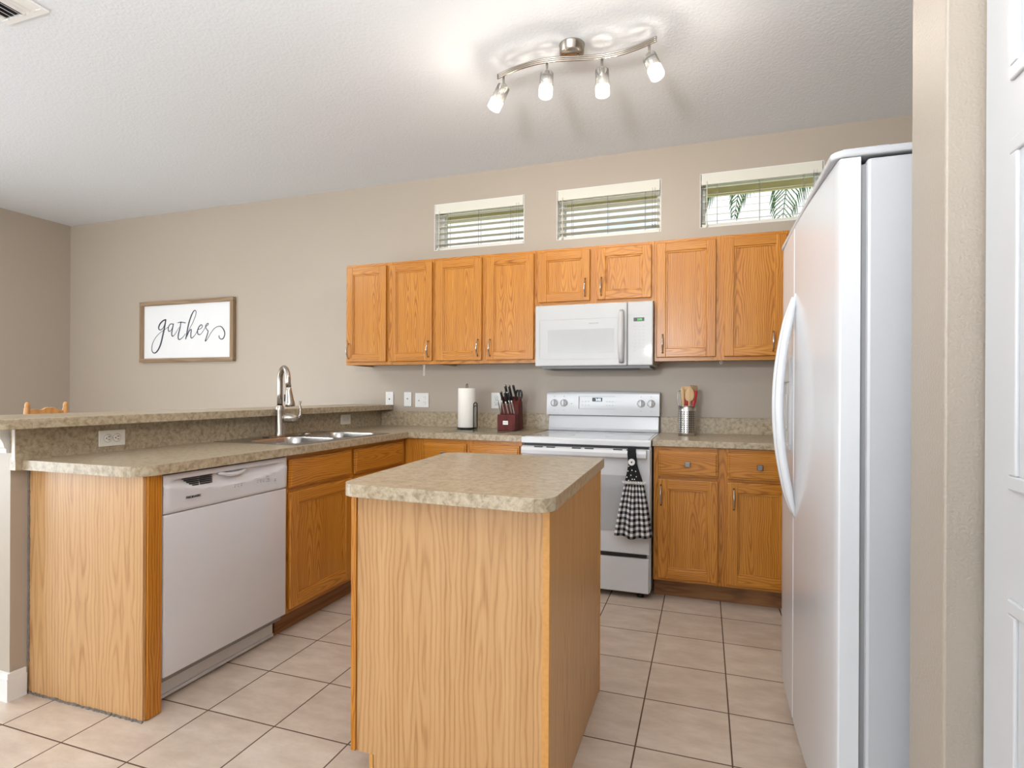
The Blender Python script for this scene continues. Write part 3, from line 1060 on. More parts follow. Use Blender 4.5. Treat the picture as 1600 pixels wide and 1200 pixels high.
# left of the range
LX = -1.891
r_ = base_cabinet('base_cabinet', 'oak base cabinet left of the range, its drawers just above the island top', (LX + 0.004, YB, 0), 0, 0.822,
                  [(0.001, 0.154), (0.435, 0.501), (0.781, 0.821)], [(0.108, 0.150), (0.686, 0.716), (0.836, 0.868)], body_d=0.60)
ox = LX + 0.004
drawer(r_, -1.745 - ox, -1.438 - ox, 0.703, 0.842)
drawer(r_, -1.402 - ox, -1.080 - ox, 0.703, 0.842)
door(r_, -1.745 - ox, -1.438 - ox, 0.126, 0.686, pull=(-1.468 - ox, 0.597))
door(r_, -1.402 - ox, -1.080 - ox, 0.126, 0.686, pull=(-1.372 - ox, 0.597))
# sink base on the peninsula, facing +x: local x -> world y
PX = -1.888  # face-frame plane
r_ = base_cabinet('sink_cabinet', 'orange oak sink cabinet on the peninsula between dishwasher and corner', (PX, 2.136, 0), PI / 2, 1.103,
                  [(0.001, 0.020), (0.498, 0.532), (1.055, 1.102)], [(0.108, 0.150), (0.686, 0.722), (0.838, 0.868)], body_d=0.575, toe_y=0.062)
drawer(r_, 0.012, 0.500, 0.706, 0.846, pull=False)
drawer(r_, 0.530, 1.060, 0.706, 0.846, pull=False)
door(r_, 0.012, 0.500, 0.132, 0.688)
door(r_, 0.530, 1.060, 0.132, 0.688)

# end panel of the peninsula with its stained stile
root = thing('peninsula_end_panel', 'tall light oak end panel closing the peninsula beside the dishwasher', 'panel', (-2.18, 1.425, 0))
MB().box(-0.302, 0.303, 0.0, 0.012, 0.003, 0.869, 'panel', bev=0.001).build('side_panel', None, root)
MB().box(0.285, 0.311, 0.0125, 0.066, 0.003, 0.869, 'oak', bev=0.001).build('stile', None, root, None)
mb = MB()
rnd = random.Random(2)
pts = [(-0.302 + 0.61 * i / 60, 0.004 + 0.006 * rnd.random()) for i in range(61)]
for i in range(60):
    xa, xb = pts[i][0], pts[i + 1][0]
    mb.box(xa, xb, -0.004 - 0.004 * rnd.random(), 0.0, 0.0, pts[i][1] * 0.8)
mb.build('caulk_line', 'caulk', root)
mb = MB()
for i in range(60):
    za = 0.12 + 0.74 * i / 60
    mb.box(-0.3035, -0.2965 + 0.003 * rnd.random(), -0.004, 0.0, za, za + 0.0125)
mb.build('caulk_line', 'caulk', root)

# ------------------------------------------------------------------ countertops
CT, CB = 0.907, 0.870


def slab(mb, outline, z0, z1, bev=0.003):
    mb.prism(outline, 'z', z0, z1, 'top', bev=bev, seg=2)


root = thing('countertop', 'L-shaped mottled beige laminate countertop over the peninsula and dishwasher, with backsplash', 'countertop', (-2.2, 2.6, CB))
ox, oy, oz = root.location
PEX = -1.850     # peninsula front edge
YE = 3.215       # back-run front edge
SINK = (-2.375, -1.925, 2.255, 3.005)      # cut-out x0,x1,y0,y1
# outline as two L pieces meeting around the sink cut-out
X0, Y0 = -2.452, 1.385
pl = MB()
r = 0.085
# near piece
o1 = [(X0, Y0)] + [(PEX - r + r * math.cos(a), Y0 + r + r * math.sin(a)) for a in [(-PI / 2) + (PI / 2) * i / 10 for i in range(11)]] + \
     [(PEX, SINK[2])] + [(X0, SINK[2])]
o2 = [(SINK[1], SINK[2]), (PEX, SINK[2]), (PEX, SINK[3]), (SINK[1], SINK[3])]
o3 = [(X0, SINK[2]), (SINK[0], SINK[2]), (SINK[0], SINK[3]), (X0, SINK[3])]
o4 = [(X0, SINK[3]), (PEX, SINK[3]), (PEX, YE), (-1.060, YE), (-1.060, 3.836), (X0, 3.836)]
for k, o_ in enumerate((o1, o2, o3, o4)):
    slab(pl, [(a - ox, b - oy) for a, b in o_], 0, CT - CB, bev=0)
bm = pl.bm
bmesh.ops.remove_doubles(bm, verts=bm.verts[:], dist=1e-5)
dead = {}
for f in list(bm.faces):
    key = tuple(sorted(v.index for v in f.verts))
bm.verts.index_update()
seen = {}
for f in bm.faces:
    seen.setdefault(tuple(sorted(v.index for v in f.verts)), []).append(f)
pl.build('worktop', None, root)
mb = MB()
mb.box(X0 - ox, -1.060 - ox, 3.836 - oy, D - 0.001 - oy, CB - oz, 1.020 - oz, 'top', bev=0.003)
mb.build('backsplash', None, root)
MB().box(-2.4835 - ox, X0 - 0.0003 - ox, 1.363 - oy, D - 0.001 - oy, CB - oz, 1.029 - oz, 'top').build('backsplash', None, root)
MB().box(-2.468 - ox, X0 - 0.0003 - ox, 1.3600 - oy, 1.3628 - oy, CT - oz, 1.029 - oz).build('edge_strip', 'almond', root)

root = thing('countertop', 'short laminate countertop right of the range, under the utensil crock', 'countertop', (0.1, 3.5, CB))
ox, oy, oz = root.location
MB().prism([(-0.281 - ox, YE - oy), (0.476 - ox, YE - oy), (0.476 - ox, 3.836 - oy), (-0.281 - ox, 3.836 - oy)], 'z', 0, CT - CB, 'top', bev=0.004).build('worktop', None, root)
MB().box(-0.281 - ox, 0.476 - ox, 3.8365 - oy, D - 0.001 - oy, 0.0, 0.142, 'top', bev=0.003).build('backsplash', None, root)

root = thing('bar_top', 'raised laminate bar ledge on the half wall behind the sink', 'countertop', (-2.56, 2.5, 1.0305))
ox, oy, oz = root.location
out_ = rrect(-2.77, -2.35, 1.235, D - 0.001, 0.065, 8, (1, 1, 0, 0))
MB().prism([(a - ox, b - oy) for a, b in out_], 'z', 0, 0.038, 'top', bev=0.002).build('bar_ledge', None, root)

# ------------------------------------------------------------------ dishwasher
root = thing('dishwasher', 'white built-in dishwasher with curved control panel under the peninsula counter', 'dishwasher', (-1.872, 1.496, 0), PI / 2)
# local x -> world y (0..0.638), local y -> into the cabinet
DWW = 0.634
MB().box(0.008, DWW - 0.008, 0.03, 0.56, 0.09, 0.862, 'grey').build('tub', None, root)
mb = MB()
mb.box(0.003, DWW - 0.003, 0.0, 0.03, 0.116, 0.716, 'dwpanel', bev=0.008, seg=3)
mb.build('door', None, root, 0.6)
# control panel with scooped grip
mb = MB()
t = bmesh.new()
nx, nz = 48, 22
zc0, zc1 = 0.719, 0.862
grid = []
for i in range(nx + 1):
    col = []
    for j in range(nz + 1):
        x = 0.003 + (DWW - 0.006) * i / nx
        z = zc0 + (zc1 - zc0) * j / nz
        u = (x - DWW / 2) / (DWW / 2)
        y = -0.004
        zarc = 0.822 - 0.036 * max(0.0, 1 - (u / 0.93) ** 2)     # smile line
        ztop = 0.842
        if zarc < z < ztop and abs(u) < 0.95:
            s = (z - zarc) / (ztop - zarc)
            y += 0.013 * math.sin(min(1, s * 1.15) * PI * 0.5) * min(1, (0.95 - abs(u)) * 6)
        elif z <= zarc:
            y -= 0.004 * (1 - min(1, (zarc - z) / 0.06))
        if j == 0 or j == nz:
            y += 0.004
        if i == 0 or i == nx:
            y += 0.006
        col.append(t.verts.new((x, y, z)))
    grid.append(col)
for i in range(nx):
    for j in range(nz):
        t.faces.new((grid[i][j], grid[i + 1][j], grid[i + 1][j + 1], grid[i][j + 1]))
# back
bk = [t.verts.new(c) for c in ((0.003, 0.03, zc0), (DWW - 0.003, 0.03, zc0), (DWW - 0.003, 0.03, zc1), (0.003, 0.03, zc1))]
t.faces.new(bk[::-1])
t.faces.new([grid[i][0] for i in range(nx + 1)] + [bk[1], bk[0]])
t.faces.new([grid[i][nz] for i in range(nx, -1, -1)] + [bk[3], bk[2]])
t.faces.new([grid[0][j] for j in range(nz, -1, -1)] + [bk[0], bk[3]])
t.faces.new([grid[nx][j] for j in range(nz + 1)] + [bk[2], bk[1]])
mb.merge(t, 'dwpanel', True)
cp = mb.build('control_panel', None, root, 0.7)
hb = MB()
hb.tube([(0.245 + 0.145 * i / 12, 0.006 - 0.012 * math.sin(PI * i / 12) ** 0.5, 0.838 - 0.012 * math.sin(PI * i / 12)) for i in range(13)], [0.005 + 0.004 * math.sin(PI * i / 12) for i in range(13)], 'dwpanel', 12)
hb.build('latch_handle', None, cp)
vb = MB()
for k in range(5):
    z = 0.838 - 0.0075 * k
    for (a, b_) in ((0.080 + k * 0.010, 0.150), (0.157, 0.205), (0.209, 0.213)):
        if b_ > a:
            vb.box(a, b_, -0.0012, 0.008, z - 0.0022, z + 0.0022)
vb.build('vent', 'dark', cp)
text_mesh('FRIGIDAIRE', 0.0125, 'black', cp, 'brand_lettering', (0.120, -0.0087, 0.766), off=0.0002)
ib = MB()
for (cx, cz, n) in ((0.315, 0.779, 3), (0.440, 0.778, 3), (0.505, 0.775, 1), (0.545, 0.772, 1)):
    for k in range(n):
        ib.box(cx + k * 0.017, cx + k * 0.017 + 0.009, -0.0105, -0.006, cz, cz + 0.0022)
        ib.box(cx + k * 0.017 + 0.002, cx + k * 0.017 + 0.006, -0.0100, -0.006, cz - 0.009, cz - 0.006)
for k in range(3):
    ib.box(0.493, 0.508, -0.0105, -0.006, 0.790 - k * 0.011, 0.7915 - k * 0.011)
ib.build('button_marks', 'lightgrey', cp)
mb = MB()
mb.box(0.010, DWW - 0.010, 0.075, 0.09, 0.008, 0.105, 'enamel')
mb.box(0.010, DWW - 0.010, 0.068, 0.076, 0.008, 0.020, 'enamel')
mb.build('kick_plate', None, root)

# ------------------------------------------------------------------ sink and faucet
root = thing('kitchen_sink', 'stainless steel double-bowl drop-in sink set in the peninsula countertop', 'sink', (-2.12, 2.63, CT))
ox, oy, oz = root.location
def bowl(mb, x0, x1, y0, y1, depth=0.17, r=0.07):
    rings = []
    for (ins, z, rr) in ((0.0, 0.004, r), (0.004, -0.004, r), (0.012, -0.06, r * 0.9), (0.022, -depth + 0.03, r * 0.8), (0.05, -depth, r * 0.6)):
        rings.append([(a, b_, z) for a, b_ in rrect(x0 + ins, x1 - ins, y0 + ins, y1 - ins, rr, 8)])
    t = bmesh.new()
    vs = [[t.verts.new(p) for p in ring] for ring in rings]
    n = len(vs[0])
    for i in range(len(vs) - 1):
        for k in range(n):
            t.faces.new((vs[i][k], vs[i][(k + 1) % n], vs[i + 1][(k + 1) % n], vs[i + 1][k]))
    t.faces.new(vs[-1])
    i = mb.slot('sinksteel')
    mp = {v: mb.bm.verts.new(v.co) for v in t.verts}
    for f in t.faces:
        nf = mb.bm.faces.new([mp[v] for v in f.verts][::-1])
        nf.material_index = i
        nf.smooth = True
    t.free()
    return rings[0]


SX0, SX1, SY0, SY1 = -2.415 - ox, -1.885 - ox, 2.212 - oy, 3.045 - oy
mb = MB()
bowls = ((-2.262 - ox, -1.925 - ox, 2.255 - oy, 2.612 - oy), (-2.262 - ox, -1.925 - ox, 2.648 - oy, 3.005 - oy))
# deck: grid of strips around the two bowls (rounded corners filled by the bowl rim lip)
t0 = bmesh.new()
outer = rrect(SX0, SX1, SY0, SY1, 0.04, 6)
zr = 0.0045
for (a0, a1, b0, b1) in ((SX0, bowls[0][0], SY0, SY1), (bowls[0][1], SX1, SY0, SY1), (bowls[0][0], bowls[0][1], SY0, bowls[0][2]),
                         (bowls[0][0], bowls[0][1], bowls[0][3], bowls[1][2]), (bowls[0][0], bowls[0][1], bowls[1][3], SY1)):
    mb.box(a0, a1, b0, b1, 0.0004, zr, 'sinksteel')
for bw in bowls:
    rim = rrect(*bw, 0.07, 8)
    # corner fillers
    for k, (cx, cy) in enumerate(((bw[0], bw[2]), (bw[1], bw[2]), (bw[1], bw[3]), (bw[0], bw[3]))):
        seg = rim[k * 9:(k + 1) * 9]
        f = mb.bm.faces.new([mb.bm.verts.new((cx, cy, zr - 0.0002))] + [mb.bm.verts.new((a, b_, zr - 0.0002)) for a, b_ in seg][::-1])
        f.material_index = mb.slot('sinksteel')
mb.build('rim', None, root)
for bw in bowls:
    mb = MB()
    bowl(mb, *bw)
    bo = mb.build('bowl', None, root)
    cxx, cyy = (bw[0] + bw[1]) / 2, (bw[2] + bw[3]) / 2
    dm = MB()
    dm.lathe([(0.0, 0.002), (0.025, 0.002), (0.030, 0.004), (0.042, 0.004), (0.045, 0.0)], (cxx, cyy, -0.169), mat='steel')
    dm.build('drain', None, bo)

root = thing('faucet', 'tall gooseneck brushed nickel pull-down faucet at the sink', 'faucet', (-2.318, 2.575, CT + 0.0048))
mb = MB()
mb.box(-0.028, 0.028, -0.105, 0.125, 0.0, 0.006, 'nickel', bev=0.0028)
mb.build('deck_plate', None, root)
mb = MB()
mb.lathe([(0.027, 0.0063), (0.027, 0.02), (0.0245, 0.03), (0.023, 0.15), (0.024, 0.165), (0.0185, 0.18)], (0, 0, 0), mat='nickel')
mb.build('body', None, root)
mb = MB()
pts = [(0, 0, 0.175), (0, 0, 0.25), (0, 0, 0.31)]
R = 0.060
dx, dy = 0.88, -0.47
for i in range(1, 15):
    a = PI * i / 14 * 1.02
    s = R - R * math.cos(a)
    pts.append((s * dx, s * dy, 0.318 + R * 1.25 * math.sin(a)))
lx, ly, lz = pts[-1]
pts.append((lx + 0.003, ly + 0.002, lz - 0.03))
mb.tube(pts, [0.0155] * (len(pts) - 1) + [0.0145], 'nickel', 18)
mb.build('spout', None, root)
sx_, sy_, sz_ = pts[-1]
mb = MB()
axd = Vector((0.13, -0.02, -1)).normalized()
mb.lathe([(0.0135, 0.0), (0.0150, 0.003), (0.0165, 0.02), (0.020, 0.05), (0.0255, 0.085), (0.0265, 0.100), (0.024, 0.105), (0.0, 0.104)], (sx_, sy_, sz_ - 0.003), axd, 'nickel', 24)
sp_ = mb.build('spray_head', None, root)
MB().box(-0.004, 0.004, -0.002, 0.002, -0.02, 0.02, 'black', bev=0.0015).build('spray_button', None, sp_).location = (sx_ - 0.010, sy_ - 0.019, sz_ - 0.060)
mb = MB()
mb.lathe([(0.0, 0), (0.022, 0.001), (0.026, 0.012), (0.027, 0.05), (0.024, 0.075), (0.015, 0.082), (0, 0.083)], (0.012, 0.010, 0.108), (0.8, 0.6, -0.03), 'nickel', 24)
mb.tube([(0.078, 0.055, 0.105), (0.090, 0.064, 0.125), (0.090, 0.066, 0.160), (0.084, 0.062, 0.186), (0.088, 0.066, 0.203)], [0.013, 0.009, 0.0065, 0.0065, 0.008], 'nickel', 12)
mb.build('lever_handle', None, root)
for (nm, x, y, lab) in (('hole_cover', -2.318, 2.800, 'small round steel cap on the sink deck right of the faucet'),):
    mb = MB()
    mb.lathe([(0.024, 0), (0.024, 0.002), (0.018, 0.006), (0, 0.007)], (0, 0, 0), mat='steel')
    o = mb.build(nm, None)
    o.location = (x, y, CT + 0.0049)
    tag(o, lab, 'cap')

# ------------------------------------------------------------------ range
RX0, RX1, RY = -1.053, -0.285, 3.180
RW = RX1 - RX0
root = thing('kitchen_range', 'white freestanding electric range with glass cooktop and control backguard', 'stove', (RX0, RY, 0))
MB().box(0.004, RW - 0.004, 0.030, 0.655, 0.035, 0.868, 'enamel').build('body', None, root)
mb = MB()
mb.prism([(0.0, 0.868), (0.0, 0.898), (0.006, 0.905), (0.62, 0.905), (0.62, 0.868)], 'x', 0, RW, 'enamel', bev=0.004)
mb.build('cooktop_frame', None, root)
ct_ = MB().box(0.018, RW - 0.018, 0.022, 0.585, 0.9052, 0.9075, 'cooktop').build('glass_cooktop', None, root)
mb = MB()
for (cx, cy, r0) in ((0.19, 0.16, 0.105), (0.57, 0.16, 0.085), (0.19, 0.43, 0.08), (0.57, 0.43, 0.105)):
    mb.lathe([(r0, 0.0), (r0, 0.0003), (r0 - 0.003, 0.0003), (r0 - 0.003, 0.0)], (cx, cy, 0.9077), mat='lightgrey', seg=40)
mb.build('burner_ring', None, ct_)
# backguard: sloping lower splash and rounded control panel
mb = MB()
mb.prism([(0.60, 0.9055), (0.586, 0.912), (0.600, 0.925), (0.612, 1.012), (0.672, 1.012), (0.672, 0.9055)], 'x', 0.004, RW - 0.004, 'enamel', bev=0.003)
bg_ = mb.build('backguard', None, root)
MB().box(0.010, RW - 0.010, 0.606, 0.668, 1.012, 1.018, 'grey').build('backguard_gap', None, root)
mb = MB()
pr = [(0.580, 1.018), (0.578, 1.026), (0.586, 1.165), (0.594, 1.176), (0.606, 1.181), (0.662, 1.181), (0.672, 1.172), (0.672, 1.018)]
t = bmesh.new()
NX = 24
rings = []
for i in range(NX + 1):
    x = -0.004 + (RW + 0.004 + 0.002) * i / NX
    u = (i / NX - 0.5) * 2
    cr = 0.006 * (1 - u * u)
    rings.append([t.verts.new((x, y_, z_ + (cr - 0.004 if z_ > 1.1 else 0))) for y_, z_ in pr])
n = len(pr)
for i in range(NX):
    for k in range(n):
        t.faces.new((rings[i][k], rings[i + 1][k], rings[i + 1][(k + 1) % n], rings[i][(k + 1) % n]))
t.faces.new(rings[0])
t.faces.new(rings[-1][::-1])
bmesh.ops.recalc_face_normals(t, faces=t.faces[:])
mb.merge(t, 'enamel')
cpn = mb.build('control_panel', None, root, 0.5)
for wx in (-1.002, -0.932, -0.403, -0.337):
    kb = MB()
    x = wx - RX0
    kb.lathe([(0.026, 0.0), (0.026, 0.006), (0.020, 0.012), (0.018, 0.020), (0.0, 0.021)], (0, 0, 0), (0, -1, 0), 'enamel', 28)
    kb.box(-0.006, 0.006, -0.034, -0.010, -0.019, 0.019, 'enamel', bev=0.003)
    ko = kb.build('control_knob', None, cpn)
    ko.location = (x, 0.5815, 1.100)
    ko.rotation_euler = (-0.05, 0.0, 0)
mb = MB()
x0 = -0.827 - RX0
x1 = -0.575 - RX0
mb.box(x0, x0 + 0.003, 0.5770, 0.583, 1.062, 1.145, 'grey')
mb.box(x0, x1, 0.5775, 0.583, 1.1455, 1.147, 'lightgrey')
mb.box(x0, x1, 0.5765, 0.582, 1.060, 1.0615, 'lightgrey')
for i in range(3):
    for j in range(2):
        mb.box(x0 + 0.022 + i * 0.022, x0 + 0.030 + i * 0.022, 0.5775, 0.583, 1.085 + j * 0.025, 1.0885 + j * 0.025, 'lightgrey')
        mb.box(x0 + 0.190 + i * 0.020, x0 + 0.200 + i * 0.020, 0.5775, 0.583, 1.085 + j * 0.025, 1.0885 + j * 0.025, 'lightgrey')
for kx in (-1.002, -0.932, -0.403, -0.337):
    mb.box(kx - RX0 - 0.003, kx - RX0 + 0.003, 0.581, 0.587, 1.143, 1.149, 'lightgrey')
    mb.box(kx - RX0 - 0.006, kx - RX0 + 0.006, 0.5765, 0.582, 1.049, 1.051, 'lightgrey')
mb.box(-0.880 - RX0, -0.875 - RX0, 0.579, 0.585, 1.094, 1.099, 'grey')
mb.build('panel_marks', None, cpn)
dp = MB().box(-0.732 - RX0, -0.664 - RX0, 0.5785, 0.586, 1.112, 1.138, 'black').build('display', None, cpn)
text_mesh('2:02', 0.022, 'white_led', dp, 'digits', (-0.690 - RX0, 0.5775, 1.124), off=0.0004)
# oven door
mb = MB()
mb.box(0.004, RW - 0.004, 0.002, 0.028, 0.256, 0.852, 'enamel', bev=0.005)
od = mb.build('oven_door', None, root)
MB().box(0.115, RW - 0.135, 0.0005, 0.003, 0.380, 0.700, 'ovenglass').build('oven_window', None, od)
mb = MB()
prh = [(-0.006, 0.853), (-0.030, 0.846), (-0.036, 0.830), (-0.034, 0.808), (-0.026, 0.801), (-0.014, 0.804), (0.001, 0.835), (0.001, 0.853)]
mb.prism(prh, 'x', 0.010, RW - 0.022, 'enamel', bev=0.002)
hdl = mb.build('oven_handle', None, od)
mb = MB()
for xc in (0.090, 0.165, 0.320, 0.395, 0.560, 0.635):
    mb.box(xc, xc + 0.052, -0.0285, -0.014, 0.8440, 0.8520, 'dark')
mb.build('vent_slot', None, od)
MB().box(0.012, RW - 0.014, 0.010, 0.03, 0.8535, 0.868, 'dark').build('door_gap', None, root)
mb = MB()
mb.box(0.004, RW - 0.008, 0.002, 0.028, 0.036, 0.236, 'enamel', bev=0.006)
mb.box(0.010, RW - 0.022, -0.002, 0.028, 0.240, 0.2555, 'black')
mb.build('storage_drawer', None, root)
for (x, y) in ((0.06, 0.06), (RW - 0.06, 0.06), (0.06, 0.60), (RW - 0.06, 0.60)):
    MB().lathe([(0.0, 0.001), (0.020, 0.001), (0.020, 0.012), (0.012, 0.014), (0.012, 0.036)], (x, y, 0), mat='black', seg=16).build('foot', None, root)
mb = MB()
mb.box(RW - 0.003, RW, 0.03, 0.62, 0.05, 0.865, 'enamel')
mb.build('side_panel', None, root)

# ------------------------------------------------------------------ microwave
MX0, MX1, MY, MZ0, MZ1 = -1.050, -0.2995, 3.450, 1.340, 1.738
mw = MX1 - MX0
root = thing('microwave', 'white over-the-range microwave under the short wall cabinet', 'microwave', (MX0, MY, MZ0))
H = MZ1 - MZ0
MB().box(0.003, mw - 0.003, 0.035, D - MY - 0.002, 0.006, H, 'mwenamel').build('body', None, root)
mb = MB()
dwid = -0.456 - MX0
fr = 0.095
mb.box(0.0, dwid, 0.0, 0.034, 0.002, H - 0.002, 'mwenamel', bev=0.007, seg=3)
dro = mb.build('door', None, root)
mb = MB()
for (a0, a1, b0, b1) in ((0.028, 0.560, 0.045, 0.0475), (0.028, 0.560, 0.3005, 0.303), (0.028, 0.0305, 0.0475, 0.3005)):
    mb.box(a0, a1, -0.0012, 0.002, b0, b1, 'lightgrey')
mb.build('door_bead', None, dro)
MB().box(0.085, 0.513, -0.0008, 0.004, 0.084, 0.236, 'mwglass').build('door_window', None, dro)
text_mesh('FRIGIDAIRE', 0.0125, 'lightgrey', dro, 'brand_lettering', (0.385, -0.0006, 0.271), off=0.0003)
mb = MB()
hp = []
for i in range(17):
    t_ = i / 16
    hp.append((0.560, -0.008 - 0.034 * math.sin(PI * t_) ** 0.45, 0.022 + 0.320 * t_))
mb.tube(hp, [0.015 + 0.004 * math.sin(PI * i / 16) for i in range(17)], 'mwenamel', 14, flat=0.7)
mb.build('handle', None, dro)
mb = MB()
mb.box(dwid + 0.002, mw, 0.0, 0.034, 0.002, H - 0.002, 'mwenamel', bev=0.007, seg=3)
cp = mb.build('control_panel', None, root)
mb = MB()
mb.box(dwid + 0.010, mw - 0.018, -0.0010, 0.002, H - 0.086, H - 0.0845, 'lightgrey')
kx0 = -0.416 - MX0
for r_i in range(8):
    for c_i in range(3):
        if r_i == 7 and c_i == 1:
            continue
        w_ = 0.011 if (r_i < 2 or r_i == 6) and c_i != 1 else 0.006
        z = 0.243 - r_i * 0.0215
        xc = kx0 + 0.010 + c_i * 0.0245
        mb.box(xc - w_ / 2 - 0.001, xc + w_ / 2 + 0.001, -0.0010, 0.002, z - 0.0022, z + 0.0022, 'lightgrey')
mb.build('keypad_marks', None, cp)
dp = MB().box(-0.417 - MX0, -0.352 - MX0, -0.0012, 0.003, 0.273, 0.296, 'black').build('display', None, cp)
text_mesh('2:02', 0.017, 'green_led', dp, 'digits', (-0.380 - MX0, -0.0018, 0.2845), off=0.0004)
mb = MB()
mb.box(0.035, mw - 0.02, 0.03, D - MY - 0.03, -0.014, 0.006, 'grey', bev=0.003)
mb.box(0.09, mw - 0.09, 0.05, 0.15, -0.018, -0.013, 'dark')
mb.build('vent_base', None, root)

# ------------------------------------------------------------------ refrigerator
root = thing('refrigerator', 'tall white side-by-side refrigerator with bowed handles, at the right', 'refrigerator', (0.70, 1.98, 0))
ox, oy, oz = root.location
FYN, FYS, FYF = 1.515, 2.100, 2.450
FT = 1.752
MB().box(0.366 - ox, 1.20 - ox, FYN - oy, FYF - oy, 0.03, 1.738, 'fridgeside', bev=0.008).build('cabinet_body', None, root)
MB().box(0.352 - ox, 0.368 - ox, FYN + 0.008 - oy, FYF - 0.008 - oy, 0.05, 1.725, 'grey').build('door_gasket', None, root)


def fdoor(name, prof):
    mb = MB()
    mb.prism([(a - ox, b_ - oy) for a, b_ in prof], 'z', 0.055, FT - 0.010, 'fridge', bev=0.0)
    return mb.build(name, None, root, 0.5)


def fx(y):
    return 0.2905 + 0.050 * (y - 2.10) ** 2


near = [(0.353, FYN), (0.3125, FYN), (0.3090, FYN + 0.004), (0.3065, FYN + 0.016)] + [(fx(y), y) for y in (1.56, 1.60, 1.66, 1.74, 1.82, 1.90, 1.98, 2.04, FYS - 0.010)] + \
       [(0.295, FYS - 0.004), (0.302, FYS - 0.003), (0.353, FYS - 0.003)]
far = [(0.353, FYS + 0.003), (0.302, FYS + 0.003), (0.295, FYS + 0.004)] + [(fx(y), y) for y in (FYS + 0.010, 2.16, 2.22, 2.30, 2.38, FYF - 0.020)] + \
      [(0.302, FYF - 0.004), (0.307, FYF), (0.353, FYF)]
dn = fdoor('door', near)
df = fdoor('door', far)
# shared bowed handles
for (dd, yh) in ((dn, FYS - 0.032), (df, FYS + 0.036)):
    mb = MB()
    pts, rad = [], []
    for i in range(29):
        t_ = i / 28
        s = math.sin(PI * t_)
        pts.append((0.2925 - 0.053 * s ** 0.9 - ox, yh - oy + (0.010 if yh > FYS else -0.010) * s, 0.755 + 0.755 * t_))
        rad.append(0.005 + 0.0085 * min(1, 3 * s))
    mb.tube(pts, rad, 'fridge', 12, flat=1.0)
    mb.build('handle', None, dd)
# dispenser on the far door
mb = MB()
dz0, dz1, dy0, dy1 = 0.97, 1.305, 2.165, 2.395
th = 0.018
for (a0, a1, b0, b1) in ((dy0, dy1, dz0, dz0 + th), (dy0, dy1, dz1 - 0.09, dz1), (dy0, dy0 + th, dz0 + th, dz1 - 0.09), (dy1 - th, dy1, dz0 + th, dz1 - 0.09)):
    mb.box(0.284 - ox, 0.2945 - ox, a0 - oy, a1 - oy, b0, b1, 'enamel', bev=0.003)
ds = mb.build('dispenser', None, df)
mb = MB()
mb.box(0.2925 - ox, 0.2940 - ox, dy0 + th - oy, dy1 - th - oy, dz0 + th, dz1 - 0.09, 'lightgrey')
mb.build('recess', None, ds)
MB().box(0.2860 - ox, 0.2930 - ox, 2.25 - oy, 2.31 - oy, 1.04, 1.17, 'enamel', bev=0.003).build('paddle', None, ds)
# top cap and hinge covers
mb = MB()
mb.prism([(a - ox, b_ - oy) for a, b_ in rrect(0.290, 1.20, FYN - 0.006, FYF + 0.004, 0.03, 6)], 'z', 1.7435, 1.762, 'fridgeside', bev=0.005)
mb.build('top_cap', None, root)
for yy in (FYN + 0.02, FYF - 0.075):
    MB().box(0.318 - ox, 0.42 - ox, yy - oy, yy + 0.055 - oy, 1.762, 1.773, 'fridgeside', bev=0.004).build('hinge_cover', None, root)
MB().box(0.330 - ox, 0.366 - ox, FYN + 0.01 - oy, FYF - 0.01 - oy, 0.012, 0.052, 'enamel').build('kick_grille', None, root)
for (x, y) in ((0.40, 1.57), (0.40, 2.40), (1.15, 1.57), (1.15, 2.40)):
    MB().lathe([(0.0, 0.001), (0.018, 0.001), (0.018, 0.031)], (x - ox, y - oy, 0), mat='black', seg=12).build('foot', None, root)

# ------------------------------------------------------------------ island
root = thing('kitchen_island', 'light oak kitchen island with laminate top in the foreground', 'island', (-0.69, 1.79, 0))
ox, oy, oz = root.location
IX0, IX1, IY0, IY1 = -0.998, -0.388, 1.412, 2.165
mb = MB()
pts = [(IX0 + 0.016, 0.100), (IX0 + 0.016, 0.869), (IX1 - 0.001, 0.869), (IX1 - 0.001, 0.002), (IX0 + 0.075, 0.002), (IX0 + 0.075, 0.100)]
mb.prism([(a - ox, z) for a, z in pts], 'y', IY0 - oy, IY0 + 0.012 - oy, 'panel')
mb.build('end_panel', None, root)
mb = MB()
mb.prism([(a - ox, z) for a, z in pts], 'y', IY1 - 0.012 - oy, IY1 - oy, 'panel')
mb.build('end_panel', None, root)
mb = MB()
mb.box(IX1 - 0.010 - ox, IX1 - ox, IY0 + 0.014 - oy, IY1 - 0.013 - oy, 0.002, 0.869, 'panel')
mb.build('back_panel', None, root)
mb = MB()
mb.box(IX1 - 0.018 - ox, IX1 + 0.0015 - ox, IY0 - 0.003 - oy, IY0 + 0.0135 - oy, 0.001, 0.8695, 'edge', bev=0.0015)
mb.build('corner_strip', None, root)
mb = MB()
mb.box(IX1 - 0.002 - ox, IX1 + 0.002 - ox, IY1 - 0.020 - oy, IY1 + 0.001 - oy, 0.001, 0.8695, 'edge', bev=0.001)
mb.build('corner_strip', None, root)
mb = MB()
mb.box(IX0 - ox, IX0 + 0.015 - ox, IY0 - 0.006 - oy, IY0 + 0.032 - oy, 0.102, 0.8695, 'oak')
mb.box(IX0 - ox, IX0 + 0.015 - ox, IY1 - 0.032 - oy, IY1 - oy, 0.102, 0.8695, 'oak')
mb.box(IX0 - ox, IX0 + 0.015 - ox, (IY0 + IY1) / 2 - 0.02 - oy, (IY0 + IY1) / 2 + 0.02 - oy, 0.102, 0.8695, 'oak')
